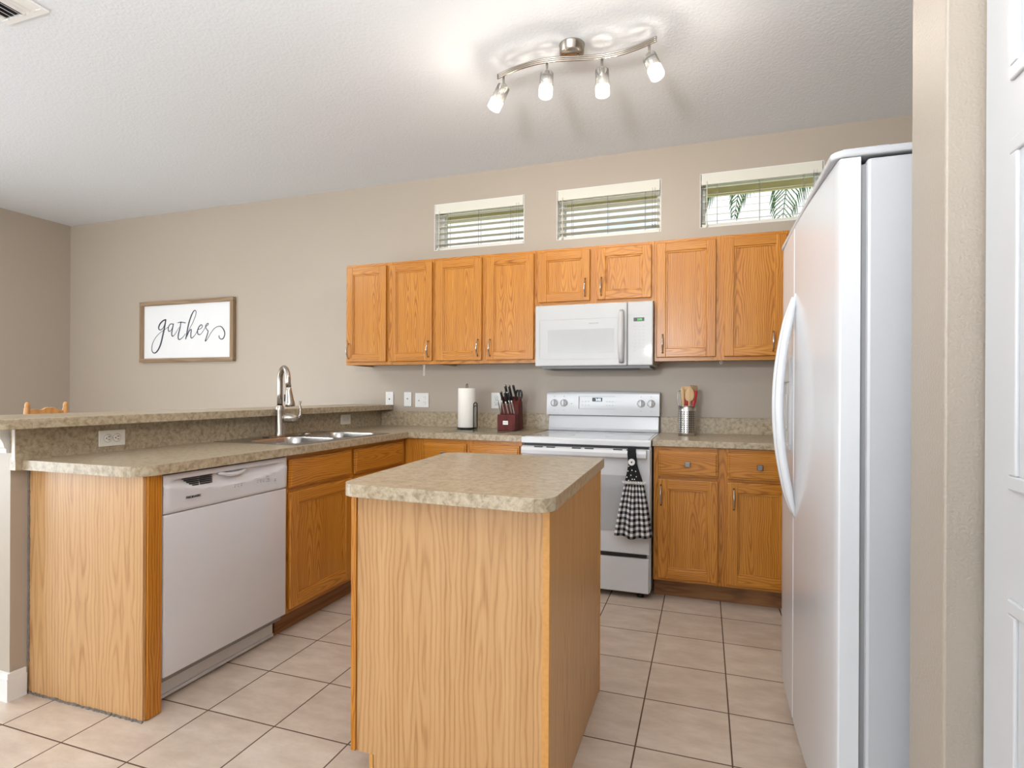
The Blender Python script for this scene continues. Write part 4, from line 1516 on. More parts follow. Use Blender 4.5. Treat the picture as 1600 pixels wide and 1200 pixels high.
mb.box(IX0 + 0.0004 - ox, IX0 + 0.015 - ox, IY0 + 0.032 - oy, IY1 - 0.032 - oy, 0.102, 0.142, 'oak_h')
mb.box(IX0 + 0.0004 - ox, IX0 + 0.015 - ox, IY0 + 0.032 - oy, IY1 - 0.032 - oy, 0.832, 0.8695, 'oak_h')
mb.build('face_frame', None, root)
MB().box(IX0 + 0.062 - ox, IX0 + 0.074 - ox, IY0 - 0.003 - oy, IY1 - 0.012 - oy, 0.002, 0.100, 'edge').build('toe_kick', None, root)
# doors on the -x side (face the sink)
for (ya, yb, hy_) in ((IY0 + 0.018, (IY0 + IY1) / 2 - 0.012, 1), ((IY0 + IY1) / 2 + 0.012, IY1 - 0.018, -1)):
    e_ = door(root, -(yb - ya) / 2, (yb - ya) / 2, 0.125, 0.850, pull=None)
    e_.rotation_euler = (0, 0, -PI / 2)
    e_.location = (IX0 - 0.0205 - ox, (ya + yb) / 2 - oy, (0.125 + 0.850) / 2)
mb = MB()
def warp(a, b_):
    u, v = (a + 1.04) / 0.68, (b_ - 1.32) / 0.92
    q = [(-1.006, 1.350), (-0.357, 1.322), (-0.386, 2.246), (-1.078, 2.222)]
    w4 = ((1 - u) * (1 - v), u * (1 - v), u * v, (1 - u) * v)
    return (sum(w * c[0] for w, c in zip(w4, q)), sum(w * c[1] for w, c in zip(w4, q)))


ISL = [warp(a, b_) for a, b_ in rrect(-1.04, -0.36, 1.32, 2.24, 0.060, 10, (1, 1, 0.15, 1))]
slab(mb, [(a - ox, b_ - oy) for a, b_ in ISL], 0.870, CT, bev=0.0015)
mb.build('countertop', None, root)

# ------------------------------------------------------------------ wall plates and outlets
def plate(name, label, cat, loc, w_, h_, mode, rz=0, mat='plate', roll=0, group=None):
    root = thing(name, label, cat, loc, rz, group)
    body = MB().box(-w_ / 2, w_ / 2, -0.006, 0.0, -h_ / 2, h_ / 2, mat, bev=0.0025).build('cover_plate', None, root)
    kids = []
    def sub(nm, mb):
        kids.append(mb.build(nm, None, root))
    if mode == 'duplex':
        for s in (-1, 1):
            mb = MB()
            mb.lathe([(0.0165, 0), (0.0165, 0.0022), (0.0155, 0.0028), (0, 0.0028)], (0, -0.0055, s * 0.0195), (0, -1, 0), mat, 24)
            mb.box(-0.0075, -0.0052, -0.0088, -0.0080, s * 0.0195 - 0.001, s * 0.0195 + 0.008, 'black')
            mb.box(0.0052, 0.0075, -0.0088, -0.0080, s * 0.0195 - 0.001, s * 0.0195 + 0.007, 'black')
            mb.lathe([(0.0026, 0), (0.0026, 0.0006), (0, 0.0006)], (0, -0.0082, s * 0.0195 - 0.0075), (0, -1, 0), 'black', 10)
            mb.lathe([(0.0178, 0), (0.0178, 0.0006), (0.0166, 0.0006)], (0, -0.0058, s * 0.0195), (0, -1, 0), 'grey', 24)
            sub('receptacle', mb)
        mb = MB()
        mb.lathe([(0.003, 0), (0.002, 0.001), (0, 0.001)], (0, -0.006, 0), (0, -1, 0), 'steel', 10)
        sub('screw', mb)
    elif mode == 'toggle':
        mb = MB()
        mb.box(-0.0045, 0.0045, -0.0075, -0.0055, -0.011, 0.011, mat)
        mb.box(-0.003, 0.003, -0.017, -0.007, 0.000, 0.007, 'grey', bev=0.001)
        sub('toggle', mb)
    elif mode == 'jack':
        mb = MB()
        mb.box(-0.005, 0.005, -0.0072, -0.0055, -0.006, 0.004, 'black')
        sub('jack', mb)
        mb = MB()
        for s in (-1, 1):
            mb.lathe([(0.0025, 0), (0.0016, 0.001), (0, 0.001)], (0, -0.006, s * 0.041), (0, -1, 0), 'steel', 10)
        sub('screw', mb)
    elif mode == 'combo':
        mb = MB()
        mb.box(-0.0275, -0.0185, -0.0075, -0.0055, -0.011, 0.011, mat)
        mb.box(-0.026, -0.020, -0.017, -0.007, -0.007, 0.000, 'grey', bev=0.001)
        sub('toggle', mb)
        mb = MB()
        for s in (-1, 1):
            mb.lathe([(0.0165, 0), (0.0165, 0.0022), (0.0155, 0.0028), (0, 0.0028)], (0.023, -0.0055, s * 0.0195), (0, -1, 0), mat, 24)
            for e_ in (-1, 1):
                mb.box(0.023 + e_ * 0.0064 - 0.001, 0.023 + e_ * 0.0064 + 0.001, -0.0088, -0.0080, s * 0.0195, s * 0.0195 + 0.007, 'black')
        sub('receptacle', mb)
    if roll:
        for o in [c for c in bpy.data.objects if c.parent == root]:
            o.rotation_euler = (0, roll, 0)
    return root


yw = D - 0.0005
plate('phone_jack_plate', 'white wall plate with one small jack, leftmost above the back counter', 'wall plate', (-2.385, yw, 1.115), 0.070, 0.115, 'jack')
plate('light_switch', 'white single toggle switch plate beside the double plate on the back wall', 'light switch', (-2.220, yw, 1.115), 0.066, 0.112, 'toggle')
plate('combination_plate', 'wide white double plate holding a toggle and an outlet', 'wall plate', (-2.095, yw, 1.108), 0.118, 0.112, 'combo')
plate('outlet', 'white upright duplex outlet on the wall behind the knife block', 'outlet', (-1.474, yw, 1.110), 0.076, 0.118, 'duplex')
plate('light_switch', 'white switch plate on the back wall half hidden by the refrigerator handle', 'light switch', (0.448, yw, 1.112), 0.072, 0.112, 'toggle')
plate('outlet', 'horizontal almond outlet on the peninsula backsplash above the dishwasher', 'outlet', (-2.4515, 1.717, 0.966), 0.070, 0.113, 'duplex', rz=PI / 2, mat='almond', roll=PI / 2)
plate('outlet', 'horizontal almond outlet on the peninsula backsplash right of the faucet', 'outlet', (-2.4515, 3.370, 0.972), 0.070, 0.113, 'duplex', rz=PI / 2, mat='almond', roll=PI / 2)

# clear hooks hanging under the wall cabinets
def hook(x, label, n):
    mb = MB()
    for k in range(n):
        c = (0.0, 0.0, -0.012 - 0.02 * k)
        mb.tube([(c[0] + 0.006 * math.sin(a), c[1], c[2] + 0.009 * math.cos(a)) for a in [2 * PI * i / 12 for i in range(12)]] , 0.0014, 'vinyl', 6)
    o = mb.build('hanging_chain', None)
    o.location = (x, 3.53, Z0 - 0.0005)
    tag(o, label, 'chain')


hook(-1.905, 'small clear chain hanging below the left wall cabinet', 4)
hook(0.092, 'small clear hook under the wall cabinet above the crock', 1)

# ------------------------------------------------------------------ sign
SYF = D - 0.026
root = thing('wall_sign', 'framed white sign reading gather on the dining wall', 'sign', (-4.53, D - 0.001, 1.718))
ox, oy, oz = root.location
sx0, sx1, sz0, sz1 = -5.090 - ox, -3.955 - ox, 1.438 - oz, 2.008 - oz
MB().box(sx0 + 0.02, sx1 - 0.02, -0.012, -0.002, sz0 + 0.02, sz1 - 0.02, 'signboard').build('board', None, root)
f_ = 0.036
for nm, (a0, a1, b0, b1), mt in (('frame_rail', (sx0, sx1, sz1 - f_, sz1), 'rustic_h'), ('frame_rail', (sx0, sx1, sz0, sz0 + f_), 'rustic_h'),
                                 ('frame_stile', (sx0, sx0 + f_, sz0 + f_, sz1 - f_), 'rustic'), ('frame_stile', (sx1 - f_, sx1, sz0 + f_, sz1 - f_), 'rustic')):
    MB().box(a0, a1, -0.036, -0.001, b0, b1, mt, bev=0.0015).build(nm, None, root)


def stroke(mb, pts, widths, y):
    """Tapered ribbon along a smooth curve through pts (x, z)."""
    P = [Vector((p[0], 0, p[1])) for p in pts]
    n = len(P)
    dense, wd = [], []
    for i in range(n - 1):
        p0, p1, p2, p3 = P[max(i - 1, 0)], P[i], P[i + 1], P[min(i + 2, n - 1)]
        for k in range(8):
            t_ = k / 8
            q = 0.5 * ((2 * p1) + (p2 - p0) * t_ + (2 * p0 - 5 * p1 + 4 * p2 - p3) * t_ * t_ + (-p0 + 3 * p1 - 3 * p2 + p3) * t_ ** 3)
            dense.append(q)
            wd.append(widths[i] * (1 - t_) + widths[i + 1] * t_)
    dense.append(P[-1])
    wd.append(widths[-1])
    L, Rr = [], []
    for i, q in enumerate(dense):
        d = (dense[min(i + 1, len(dense) - 1)] - dense[max(i - 1, 0)]).normalized()
        nrm = Vector((-d.z, 0, d.x)) * wd[i] / 2
        L.append(q + nrm)
        Rr.append(q - nrm)
    for i in range(len(dense) - 1):
        for yy, flip in ((y, 0),):
            vs = [mb.bm.verts.new((c.x, yy, c.z)) for c in (L[i], L[i + 1], Rr[i + 1], Rr[i])]
            vb_ = [mb.bm.verts.new((c.x, yy + 0.0008, c.z)) for c in (L[i], L[i + 1], Rr[i + 1], Rr[i])]
            mb.bm.faces.new(vs)
            mb.bm.faces.new((vs[0], vb_[0], vb_[1], vs[1]))
            mb.bm.faces.new((vs[3], vs[2], vb_[2], vb_[3]))


GATHER = [[(-4.781, 1.835, 0.0115), (-4.811, 1.829, 0.0131), (-4.852, 1.799, 0.0156), (-4.869, 1.762, 0.0139), (-4.853, 1.743, 0.0082), (-4.821, 1.753, 0.0066), (-4.796, 1.786, 0.0066), (-4.779, 1.834, 0.0115)],
          [(-4.779, 1.841, 0.0131), (-4.789, 1.789, 0.0131), (-4.811, 1.707, 0.0172), (-4.845, 1.603, 0.0164), (-4.886, 1.544, 0.0139), (-4.926, 1.527, 0.0098), (-4.954, 1.553, 0.0082), (-4.947, 1.613, 0.0066), (-4.907, 1.672, 0.0049), (-4.851, 1.716, 0.0041), (-4.791, 1.744, 0.0041), (-4.741, 1.772, 0.0041)],
          [(-4.691, 1.793, 0.0082), (-4.721, 1.793, 0.0082), (-4.746, 1.765, 0.0098), (-4.745, 1.732, 0.0098), (-4.725, 1.727, 0.0066), (-4.702, 1.749, 0.0049), (-4.685, 1.789, 0.0082)],
          [(-4.683, 1.797, 0.0098), (-4.695, 1.749, 0.0107), (-4.705, 1.704, 0.0115), (-4.695, 1.679, 0.0098), (-4.67, 1.692, 0.0057), (-4.641, 1.725, 0.0041), (-4.611, 1.761, 0.0033)],
          [(-4.59, 1.812, 0.0098), (-4.602, 1.753, 0.0115), (-4.621, 1.694, 0.0123), (-4.623, 1.657, 0.0115), (-4.606, 1.647, 0.0082), (-4.572, 1.663, 0.0057), (-4.533, 1.699, 0.0041)],
          [(-4.633, 1.802, 0.0057), (-4.592, 1.806, 0.0082), (-4.531, 1.798, 0.0074)],
          [(-4.532, 1.646, 0.0107), (-4.518, 1.699, 0.0131), (-4.499, 1.779, 0.0139), (-4.466, 1.859, 0.0131), (-4.432, 1.905, 0.009), (-4.41, 1.9, 0.0066), (-4.413, 1.864, 0.0057), (-4.446, 1.799, 0.0049), (-4.494, 1.727, 0.0049), (-4.518, 1.669, 0.0057)],
          [(-4.518, 1.669, 0.0049), (-4.489, 1.72, 0.0066), (-4.465, 1.734, 0.0098), (-4.469, 1.697, 0.0107), (-4.469, 1.664, 0.0107), (-4.455, 1.657, 0.0074), (-4.421, 1.681, 0.0049), (-4.388, 1.724, 0.0041)],
          [(-4.392, 1.732, 0.0049), (-4.354, 1.738, 0.0049), (-4.331, 1.759, 0.0074), (-4.345, 1.774, 0.0074), (-4.374, 1.753, 0.0098), (-4.39, 1.713, 0.0107), (-4.378, 1.687, 0.009), (-4.349, 1.69, 0.0057), (-4.312, 1.729, 0.0049), (-4.288, 1.761, 0.0049)],
          [(-4.288, 1.757, 0.0057), (-4.265, 1.771, 0.0066), (-4.262, 1.784, 0.0066), (-4.279, 1.779, 0.0074), (-4.295, 1.757, 0.0066), (-4.278, 1.728, 0.0074), (-4.264, 1.713, 0.009), (-4.278, 1.67, 0.0098), (-4.297, 1.625, 0.0098), (-4.273, 1.641, 0.0049), (-4.236, 1.69, 0.0049), (-4.194, 1.732, 0.0057), (-4.152, 1.751, 0.0057), (-4.11, 1.748, 0.009), (-4.078, 1.714, 0.0115), (-4.07, 1.678, 0.0107), (-4.087, 1.643, 0.0098), (-4.114, 1.638, 0.0082), (-4.135, 1.655, 0.0082), (-4.133, 1.672, 0.009)]]
mb = MB()
for st in GATHER:
    stroke(mb, [(p[0] - ox, p[1] - oz) for p in st], [p[2] for p in st], -0.0136)
mb.build('script_lettering', 'ink', root)

# ------------------------------------------------------------------ paper towel, knife block, board, crock
def wire(mb, pts, r=0.0035, mat='bronze'):
    mb.tube(pts, r, mat, 8)


root = thing('paper_towel_holder', 'black wire paper towel stand holding the white roll', 'holder', (-1.600, 3.600, CT + 0.0018))
mb = MB()
mb.tube([(0.068 * math.cos(a), 0.068 * math.sin(a), 0.010) for a in [2 * PI * i / 28 for i in range(29)]], 0.0035, 'bronze', 8)
for a in (0.4, 2.5, 4.6):
    mb.tube([(0.068 * math.cos(a), 0.068 * math.sin(a), 0.010), (0.072 * math.cos(a), 0.072 * math.sin(a), 0.0045)], 0.0042, 'bronze', 8)
mb.tube([(-0.066, 0, 0.010), (0.066, 0, 0.010)], 0.0035, 'bronze', 8)
mb.build('base', None, root)
mb = MB()
pts = [(-0.006, 0, 0.012), (-0.006, 0, 0.310)] + [(-0.006 * math.cos(a), 0, 0.310 + 0.012 * math.sin(a)) for a in [PI * i / 8 for i in range(1, 8)]] + [(0.006, 0, 0.310), (0.006, 0, 0.012)]
wire(mb, pts, 0.0024)
mb.build('post', None, root)
mb = MB()
bx_, by_ = 0.074, -0.020
pts = [(bx_ - 0.010, by_ - 0.008, 0.012), (bx_ - 0.010, by_ - 0.008, 0.174)] + \
      [(bx_ - 0.010 * math.cos(a), by_ - 0.008 * math.cos(a), 0.174 + 0.016 * math.sin(a)) for a in [PI * i / 8 for i in range(1, 8)]] + \
      [(bx_ + 0.010, by_ + 0.008, 0.174), (bx_ + 0.010, by_ + 0.008, 0.012)]
wire(mb, pts, 0.0036)
wire(mb, [(bx_ - 0.010, by_ - 0.008, 0.159), (bx_, by_, 0.170), (bx_ + 0.010, by_ + 0.008, 0.159)], 0.0028)
wire(mb, [(bx_ - 0.010, by_ - 0.008, 0.012), (0.045, -0.010, 0.010)], 0.0036)
mb.build('tension_arm', None, root)
mb = MB()
Rr_ = 0.0635
mb.lathe([(0.019, 0.0), (Rr_ - 0.002, 0.0), (Rr_, 0.003), (Rr_, 0.274), (Rr_ - 0.002, 0.277), (0.019, 0.277), (0.019, 0.0)], (0, 0, 0), mat='paper', seg=48)
o = mb.build('paper_towel_roll', None)
o.location = (-1.600, 3.600, CT + 0.0158)
tag(o, 'white paper towel roll on the black wire stand', 'paper towel roll')

# dark glass cutting board lying flat
o = MB().prism(rrect(-0.215, 0.215, -0.15, 0.15, 0.015, 5), 'z', 0, 0.0045, 'mat', bev=0.001).build('cutting_board', None)
o.location = (-1.452, 3.500, CT + 0.0006)
o.rotation_euler = (0, 0, -0.03)
tag(o, 'flat grey-green cutting board on the counter in front of knife block and paper towels', 'cutting board')

# knife block
KX, KY = -1.272, 3.600
root = thing('knife_block', 'dark red wooden knife block with a small white label', 'knife block', (KX, KY, CT + 0.0055))
ox, oy, oz = root.location
mb = MB()
# lower front step and tall sloped back, seen almost end-on from the front
mb.prism([(-0.075, 0.0), (-0.075, 0.108), (-0.005, 0.108), (-0.005, 0.0)], 'x', -0.068, 0.060, 'block', bev=0.002)
mb.build('front_step', None, root)
mb = MB()
mb.prism([(-0.0045, 0.0), (-0.0045, 0.165), (0.040, 0.232), (0.082, 0.190), (0.105, 0.0)], 'x', -0.068, 0.060, 'block', bev=0.002)
mb.build('block_body', None, root)
lab = MB().box(-0.027, 0.009, -0.0762, -0.0752, 0.040, 0.066, 'button').build('maker_label', None, root)
mb = MB()
for i in range(3):
    mb.box(-0.022 + 0.010 * i, -0.016 + 0.010 * i, -0.0768, -0.0762, 0.049, 0.057, 'lightgrey')
mb.build('label_mark', None, lab)


def knife(base, top, kind, label):
    """kind 'steak': steel handle; 'chef': black handle with steel cap; 'shears'."""
    b_, t_ = Vector(base), Vector(top)
    root = thing({'steak': 'steak_knife', 'chef': 'kitchen_knife', 'steel': 'honing_steel', 'shears': 'kitchen_shears'}[kind], label,
                 {'steak': 'knife', 'chef': 'knife', 'steel': 'honing steel', 'shears': 'shears'}[kind], b_, 0, 'handles in the knife block')
    d = t_ - b_
    L = d.length
    d.normalize()
    def at(k, ofs=(0, 0, 0)):
        return tuple(d * (L * k) + Vector(ofs))
    if kind == 'steak':
        mb = MB()
        mb.tube([at(0), at(0.1), at(0.3), at(0.55), at(0.8), at(0.97), at(1.0)], [0.0050, 0.0048, 0.0042, 0.0052, 0.0048, 0.0062, 0.004], 'steel', 12, flat=1.3)
        mb.build('handle', None, root)
    elif kind == 'chef':
        mb = MB()
        mb.tube([at(0.04), at(0.15), at(0.5), at(0.8), at(0.93)], [0.0065, 0.0080, 0.0088, 0.0082, 0.0092], 'black', 12, flat=1.3)
        mb.build('handle', None, root)
        mb = MB()
        mb.tube([at(0.93), at(0.98), at(1.0)], [0.0093, 0.0090, 0.006], 'steel', 12, flat=1.3)
        mb.build('end_cap', None, root)
        mb = MB()
        mb.tube([at(0.0), at(0.04)], [0.0058, 0.0066], 'steel', 12, flat=1.3)
        mb.build('bolster', None, root)
    elif kind == 'steel':
        mb = MB()
        mb.tube([at(0.0), at(0.1), at(0.5), at(0.9), at(1.0)], [0.006, 0.0078, 0.0078, 0.0088, 0.0075], 'black', 12)
        mb.build('handle', None, root)
    else:
        for s in (-1, 1):
            mb = MB()
            c = d * (L * 0.62)
            pts = [(c.x + s * 0.010 + 0.011 * math.cos(a), c.y, c.z + 0.030 * math.sin(a)) for a in [2 * PI * i / 18 for i in range(19)]]
            mb.tube(pts, 0.0070, 'black', 8)
            mb.tube([at(0), tuple(c + Vector((s * 0.008, 0, -0.028)))], 0.005, 'black', 8)
            mb.build('finger_loop', None, root)


kz = CT + 0.0055
fy = KY - 0.050
sk = [(-0.052, 'leftmost steel-handled steak knife in the front row of the knife block'), (-0.024, 'second steak knife from the left in the block front row'),
      (0.004, 'third steak knife from the left in the block front row'), (0.022, 'fourth steak knife, set just behind the third in the block'), (0.046, 'rightmost steel-handled steak knife in the block front row')]
for k, (dx, lab_) in enumerate(sk):
    yy = fy + (0.018 if k == 3 else 0)
    knife((KX + dx, yy, kz + 0.1085), (KX + dx - 0.013, yy - 0.026, kz + 0.206 - (0.008 if k == 2 else 0)), 'steak', lab_)
knife((KX - 0.048, KY + 0.004, kz + 0.176), (KX - 0.066, KY - 0.022, kz + 0.268), 'chef', 'black-handled knife at the far left of the block, lowest of the left group')
knife((KX - 0.022, KY + 0.004, kz + 0.176), (KX - 0.036, KY - 0.022, kz + 0.264), 'chef', 'black-handled knife in the lower pair at the block centre, left one')
knife((KX + 0.000, KY + 0.004, kz + 0.176), (KX - 0.016, KY - 0.022, kz + 0.264), 'chef', 'black-handled knife in the lower pair at the block centre, right one')
knife((KX - 0.022, KY + 0.022, kz + 0.198), (KX - 0.038, KY - 0.008, kz + 0.312), 'chef', 'tall black-handled knife at upper left of the knife block')
knife((KX + 0.006, KY + 0.022, kz + 0.198), (KX - 0.010, KY - 0.008, kz + 0.310), 'chef', 'tall black-handled knife at upper middle of the knife block')
knife((KX + 0.038, KY + 0.026, kz + 0.202), (KX + 0.020, KY - 0.006, kz + 0.310), 'steel', 'plain black handle of a honing steel, tall at the block right')
knife((KX + 0.052, KY + 0.050, kz + 0.199), (KX + 0.046, KY + 0.030, kz + 0.270), 'shears', 'black-handled kitchen shears at the right rear of the knife block')

# crock with utensils
CXK, CYK = -0.104, 3.620
root = thing('utensil_crock', 'perforated stainless steel utensil crock right of the range', 'utensil holder', (CXK, CYK, CT + 0.0006))
t = bmesh.new()
uvl = t.loops.layers.uv.new('UVMap')
segs = 40
R_ = 0.052
Hc = 0.184
zs = [0.0, 0.018, 0.155, Hc]
rows_ = 10
ring = [[t.verts.new((R_ * math.cos(2 * PI * k / segs), R_ * math.sin(2 * PI * k / segs), z)) for k in range(segs)] for z in zs]
for i in range(3):
    for k in range(segs):
        f = t.faces.new((ring[i][k], ring[i][(k + 1) % segs], ring[i + 1][(k + 1) % segs], ring[i + 1][k]))
        f.smooth = True
        perf = (i == 1)
        f.material_index = 1 if perf else 0
        for lp, (kk, vv) in zip(f.loops, ((k, 0), (k + 1, 0), (k + 1, 1), (k, 1))):
            lp[uvl].uv = (kk * 0.55, vv * rows_)
inner = [[t.verts.new(((R_ - 0.002) * math.cos(2 * PI * k / segs), (R_ - 0.002) * math.sin(2 * PI * k / segs), z)) for k in range(segs)] for z in (Hc, 0.003)]
for k in range(segs):
    t.faces.new((ring[3][k], ring[3][(k + 1) % segs], inner[0][(k + 1) % segs], inner[0][k]))
    f = t.faces.new((inner[0][k], inner[0][(k + 1) % segs], inner[1][(k + 1) % segs], inner[1][k]))
    f.smooth = True
t.faces.new(inner[1])
t.faces.new(ring[0][::-1])
me = bpy.data.meshes.new('canister')
t.to_mesh(me)
t.free()
me.materials.append(M['steel'])
me.materials.append(M['perf'])
o = bpy.data.objects.new('canister', me)
COL.objects.link(o)
o.parent = root
mb = MB()
mb.tube([((R_ + 0.0005) * math.cos(2 * PI * i / 40), (R_ + 0.0005) * math.sin(2 * PI * i / 40), Hc) for i in range(41)], 0.0018, 'steel', 6)
mb.build('rim', None, root)


def paddle(mb, base, top, hl, hw_, hd, mat, tipflat=False, seg=14):
    """Handle from base up to a flattened oval head of length hl, half-width hw_."""
    b_, t_ = Vector(base), Vector(top)
    d = (t_ - b_)
    L = d.length
    d.normalize()
    pts, ws = [], []
    kh = 1 - hl / L
    for i in range(5):
        pts.append(b_ + d * L * kh * i / 4)
        ws.append(0.0055)
    for i in range(1, 13):
        s = i / 12
        pts.append(b_ + d * (L * kh + hl * s))
        if tipflat:
            ws.append(0.0055 + (hw_ - 0.0055) * min(1, s * 2.6) * (1 if s < 0.97 else 0.9))
        else:
            ws.append(max(0.0015, 0.0055 * (1 - s) + hw_ * math.sin(PI * min(1, 0.12 + 0.88 * s)) ** 0.75))
    t = bmesh.new()
    a = d.cross(Vector((0, 1, 0))).normalized()
    n = a.cross(d).normalized()
    rings = []
    for i, p in enumerate(pts):
        s = max(0, (i - 4) / 12)
        dep = 0.0055 + (hd - 0.0055) * min(1, s * 3)
        rings.append([t.verts.new(p + a * ws[i] * math.cos(2 * PI * k / seg) + n * dep * math.sin(2 * PI * k / seg)) for k in range(seg)])
    for i in range(len(rings) - 1):
        for k in range(seg):
            t.faces.new((rings[i][k], rings[i][(k + 1) % seg], rings[i + 1][(k + 1) % seg], rings[i + 1][k]))
    t.faces.new(rings[0][::-1])
    t.faces.new(rings[-1])
    mb.merge(t, mat, True)


cz0 = CT + 0.006
def utensil(name, label, cat, base, top, hl, hw_, mat, hd=0.004, tipflat=False, hmat=None):
    mb = MB()
    b_ = Vector(base)
    paddle(mb, (0, 0, 0), tuple(Vector(top) - b_), hl, hw_, hd, mat, tipflat)
    o = mb.build(name, None)
    o.location = b_
    tag(o, label, cat, 'utensils in the steel crock')


utensil('wooden_spoon', 'pale wooden spoon with a round bowl at the front of the crock', 'spoon', (CXK + 0.004, CYK - 0.012, cz0), (CXK + 0.018, CYK - 0.036, CT + 0.308), 0.095, 0.026, 'spoon')
utensil('wooden_spatula', 'pale narrow wooden spatula seen edge-on at the left of the crock', 'spatula', (CXK - 0.010, CYK - 0.020, cz0), (CXK - 0.028, CYK - 0.038, CT + 0.300), 0.12, 0.0095, 'spoon', tipflat=True)
utensil('wooden_turner', 'pale wooden turner standing at the back centre of the crock', 'spatula', (CXK + 0.0, CYK + 0.015, cz0), (CXK - 0.010, CYK + 0.020, CT + 0.308), 0.10, 0.022, 'spoon', tipflat=True)
utensil('brown_spoon', 'darker brown wooden spoon behind the pale spoon in the crock', 'spoon', (CXK + 0.018, CYK + 0.004, cz0), (CXK + 0.040, CYK + 0.018, CT + 0.314), 0.11, 0.022, 'olive', tipflat=True)
utensil('red_spatula', 'red silicone spatula at the crock centre between the wooden ones', 'spatula', (CXK - 0.008, CYK - 0.001, cz0), (CXK - 0.012, CYK - 0.014, CT + 0.262), 0.10, 0.0225, 'red', 0.005, True)
utensil('red_spatula', 'red silicone spatula leaning right out of the crock', 'spatula', (CXK + 0.012, CYK - 0.004, cz0), (CXK + 0.048, CYK - 0.012, CT + 0.280), 0.11, 0.0155, 'red', 0.005, True)
root = thing('whisk', 'wire whisk leaning left in the utensil crock', 'whisk', (CXK - 0.016, CYK + 0.004, cz0), 0, 'utensils in the steel crock')
mb = MB()
mb.tube([(0, 0, 0), (-0.012, 0, 0.12)], 0.006, 'black', 10)
mb.build('handle', None, root)
mb = MB()
for k in range(5):
    a = PI * k / 5
    pts = []
    for i in range(21):
        t_ = i / 20
        ww = 0.026 * math.sin(PI * t_) * (1 if t_ < 0.5 else 1)
        side = 1 if t_ > 0.5 else -1
        hgt = 0.12 + 0.155 * math.sin(PI * t_) ** 0.6
        off = 0.027 * (2 * t_ - 1) if 0.15 < t_ < 0.85 else 0.027 * (2 * t_ - 1)
        rr_ = 0.027 * math.cos(PI * t_) * (0.35 + 0.65 * math.sin(PI * t_) ** 0.5) * (-1)
        pts.append((-0.012 - 0.10 * (hgt - 0.12) + rr_ * math.cos(a), rr_ * math.sin(a), hgt))
    mb.tube(pts, 0.0012, 'steel', 6)
mb.build('wires', None, root)

# ------------------------------------------------------------------ hanging towel on the oven handle
root = thing('hand_towel', 'black and white checked towel with crocheted top hanging on the oven handle', 'towel', (-0.375, RY - 0.040, 0.60))
ox, oy, oz = root.location


def cloth(mb, rows, thick, mat, ncol=64, uvs=None):
    """rows: list of (cx, halfwidth, y, z, pleat amplitude). Closed thin sheet."""
    t = bmesh.new()
    uvl = t.loops.layers.uv.new('UVMap')
    front, back = [], []
    for (cx, hw_, y, z, amp, dip) in rows:
        fr_, bk_ = [], []
        for k in range(ncol + 1):
            u = k / ncol
            x = cx + hw_ * (2 * u - 1)
            ph = math.sin(u * 2 * PI * 2.5 + 0.9)
            yy = y - amp * ph - amp * 1.5 * math.cos((u - 0.5) * PI)
            zz = z - dip * math.cos((u - 0.5) * PI * 2 * 1.0) - dip * 0.3 * ph
            fr_.append(t.verts.new((x, yy, zz)))
            bk_.append(t.verts.new((x, yy + thick, zz)))
        front.append(fr_)
        back.append(bk_)
    nr = len(rows)
    for i in range(nr - 1):
        for k in range(ncol):
            for g_, fl in ((front, 0), (back, 1)):
                vs = [g_[i][k], g_[i][k + 1], g_[i + 1][k + 1], g_[i + 1][k]]
                vals = [(k, i), (k + 1, i), (k + 1, i + 1), (k, i + 1)]
                if fl:
                    vs, vals = vs[::-1], vals[::-1]
                f = t.faces.new(vs)
                f.smooth = True
                for lp, (kk, ii) in zip(f.loops, vals):
                    lp[uvl].uv = (kk / ncol * uvs[0], rows[ii][3] * uvs[1])
    for i in range(nr - 1):
        t.faces.new((front[i][0], front[i + 1][0], back[i + 1][0], back[i][0]))
        t.faces.new((front[i][ncol], back[i][ncol], back[i + 1][ncol], front[i + 1][ncol]))
    for k in range(ncol):
        t.faces.new((front[0][k], back[0][k], back[0][k + 1], front[0][k + 1]))
        t.faces.new((front[-1][k], front[-1][k + 1], back[-1][k + 1], back[-1][k]))
    me = bpy.data.meshes.new('cloth')
    t.to_mesh(me)
    t.free()
    me.materials.append(M[mat])
    return me


rows = []
for i in range(25):
    s = i / 24
    z = 0.668 - (0.668 - 0.366) * s
    rows.append((-0.371 - 0.004 * s - ox, 0.050 + 0.056 * s ** 0.8, -0.010, z - oz, 0.004 + 0.008 * s, 0.006 * s))
me = cloth(None, rows, 0.003, 'gingham', 96, (7.0, 32))
o = bpy.data.objects.new('checked_cloth', me)
COL.objects.link(o)
o.parent = root
rows = []
for i in range(13):
    s = i / 12
    z = 0.835 - (0.835 - 0.655) * s
    hw_ = 0.023 + (0.001 if s < 0.3 else 0.032 * ((s - 0.3) / 0.7) ** 1.2)
    rows.append((-0.386 + 0.014 * s - ox, hw_, -0.008 + 0.004 * math.sin(s * PI), z - oz, 0.001 + 0.002 * s, 0.002))
me = cloth(None, rows, 0.006, 'crochet', 40, (6, 30))
o = bpy.data.objects.new('crocheted_top', me)
COL.objects.link(o)
o.parent = root
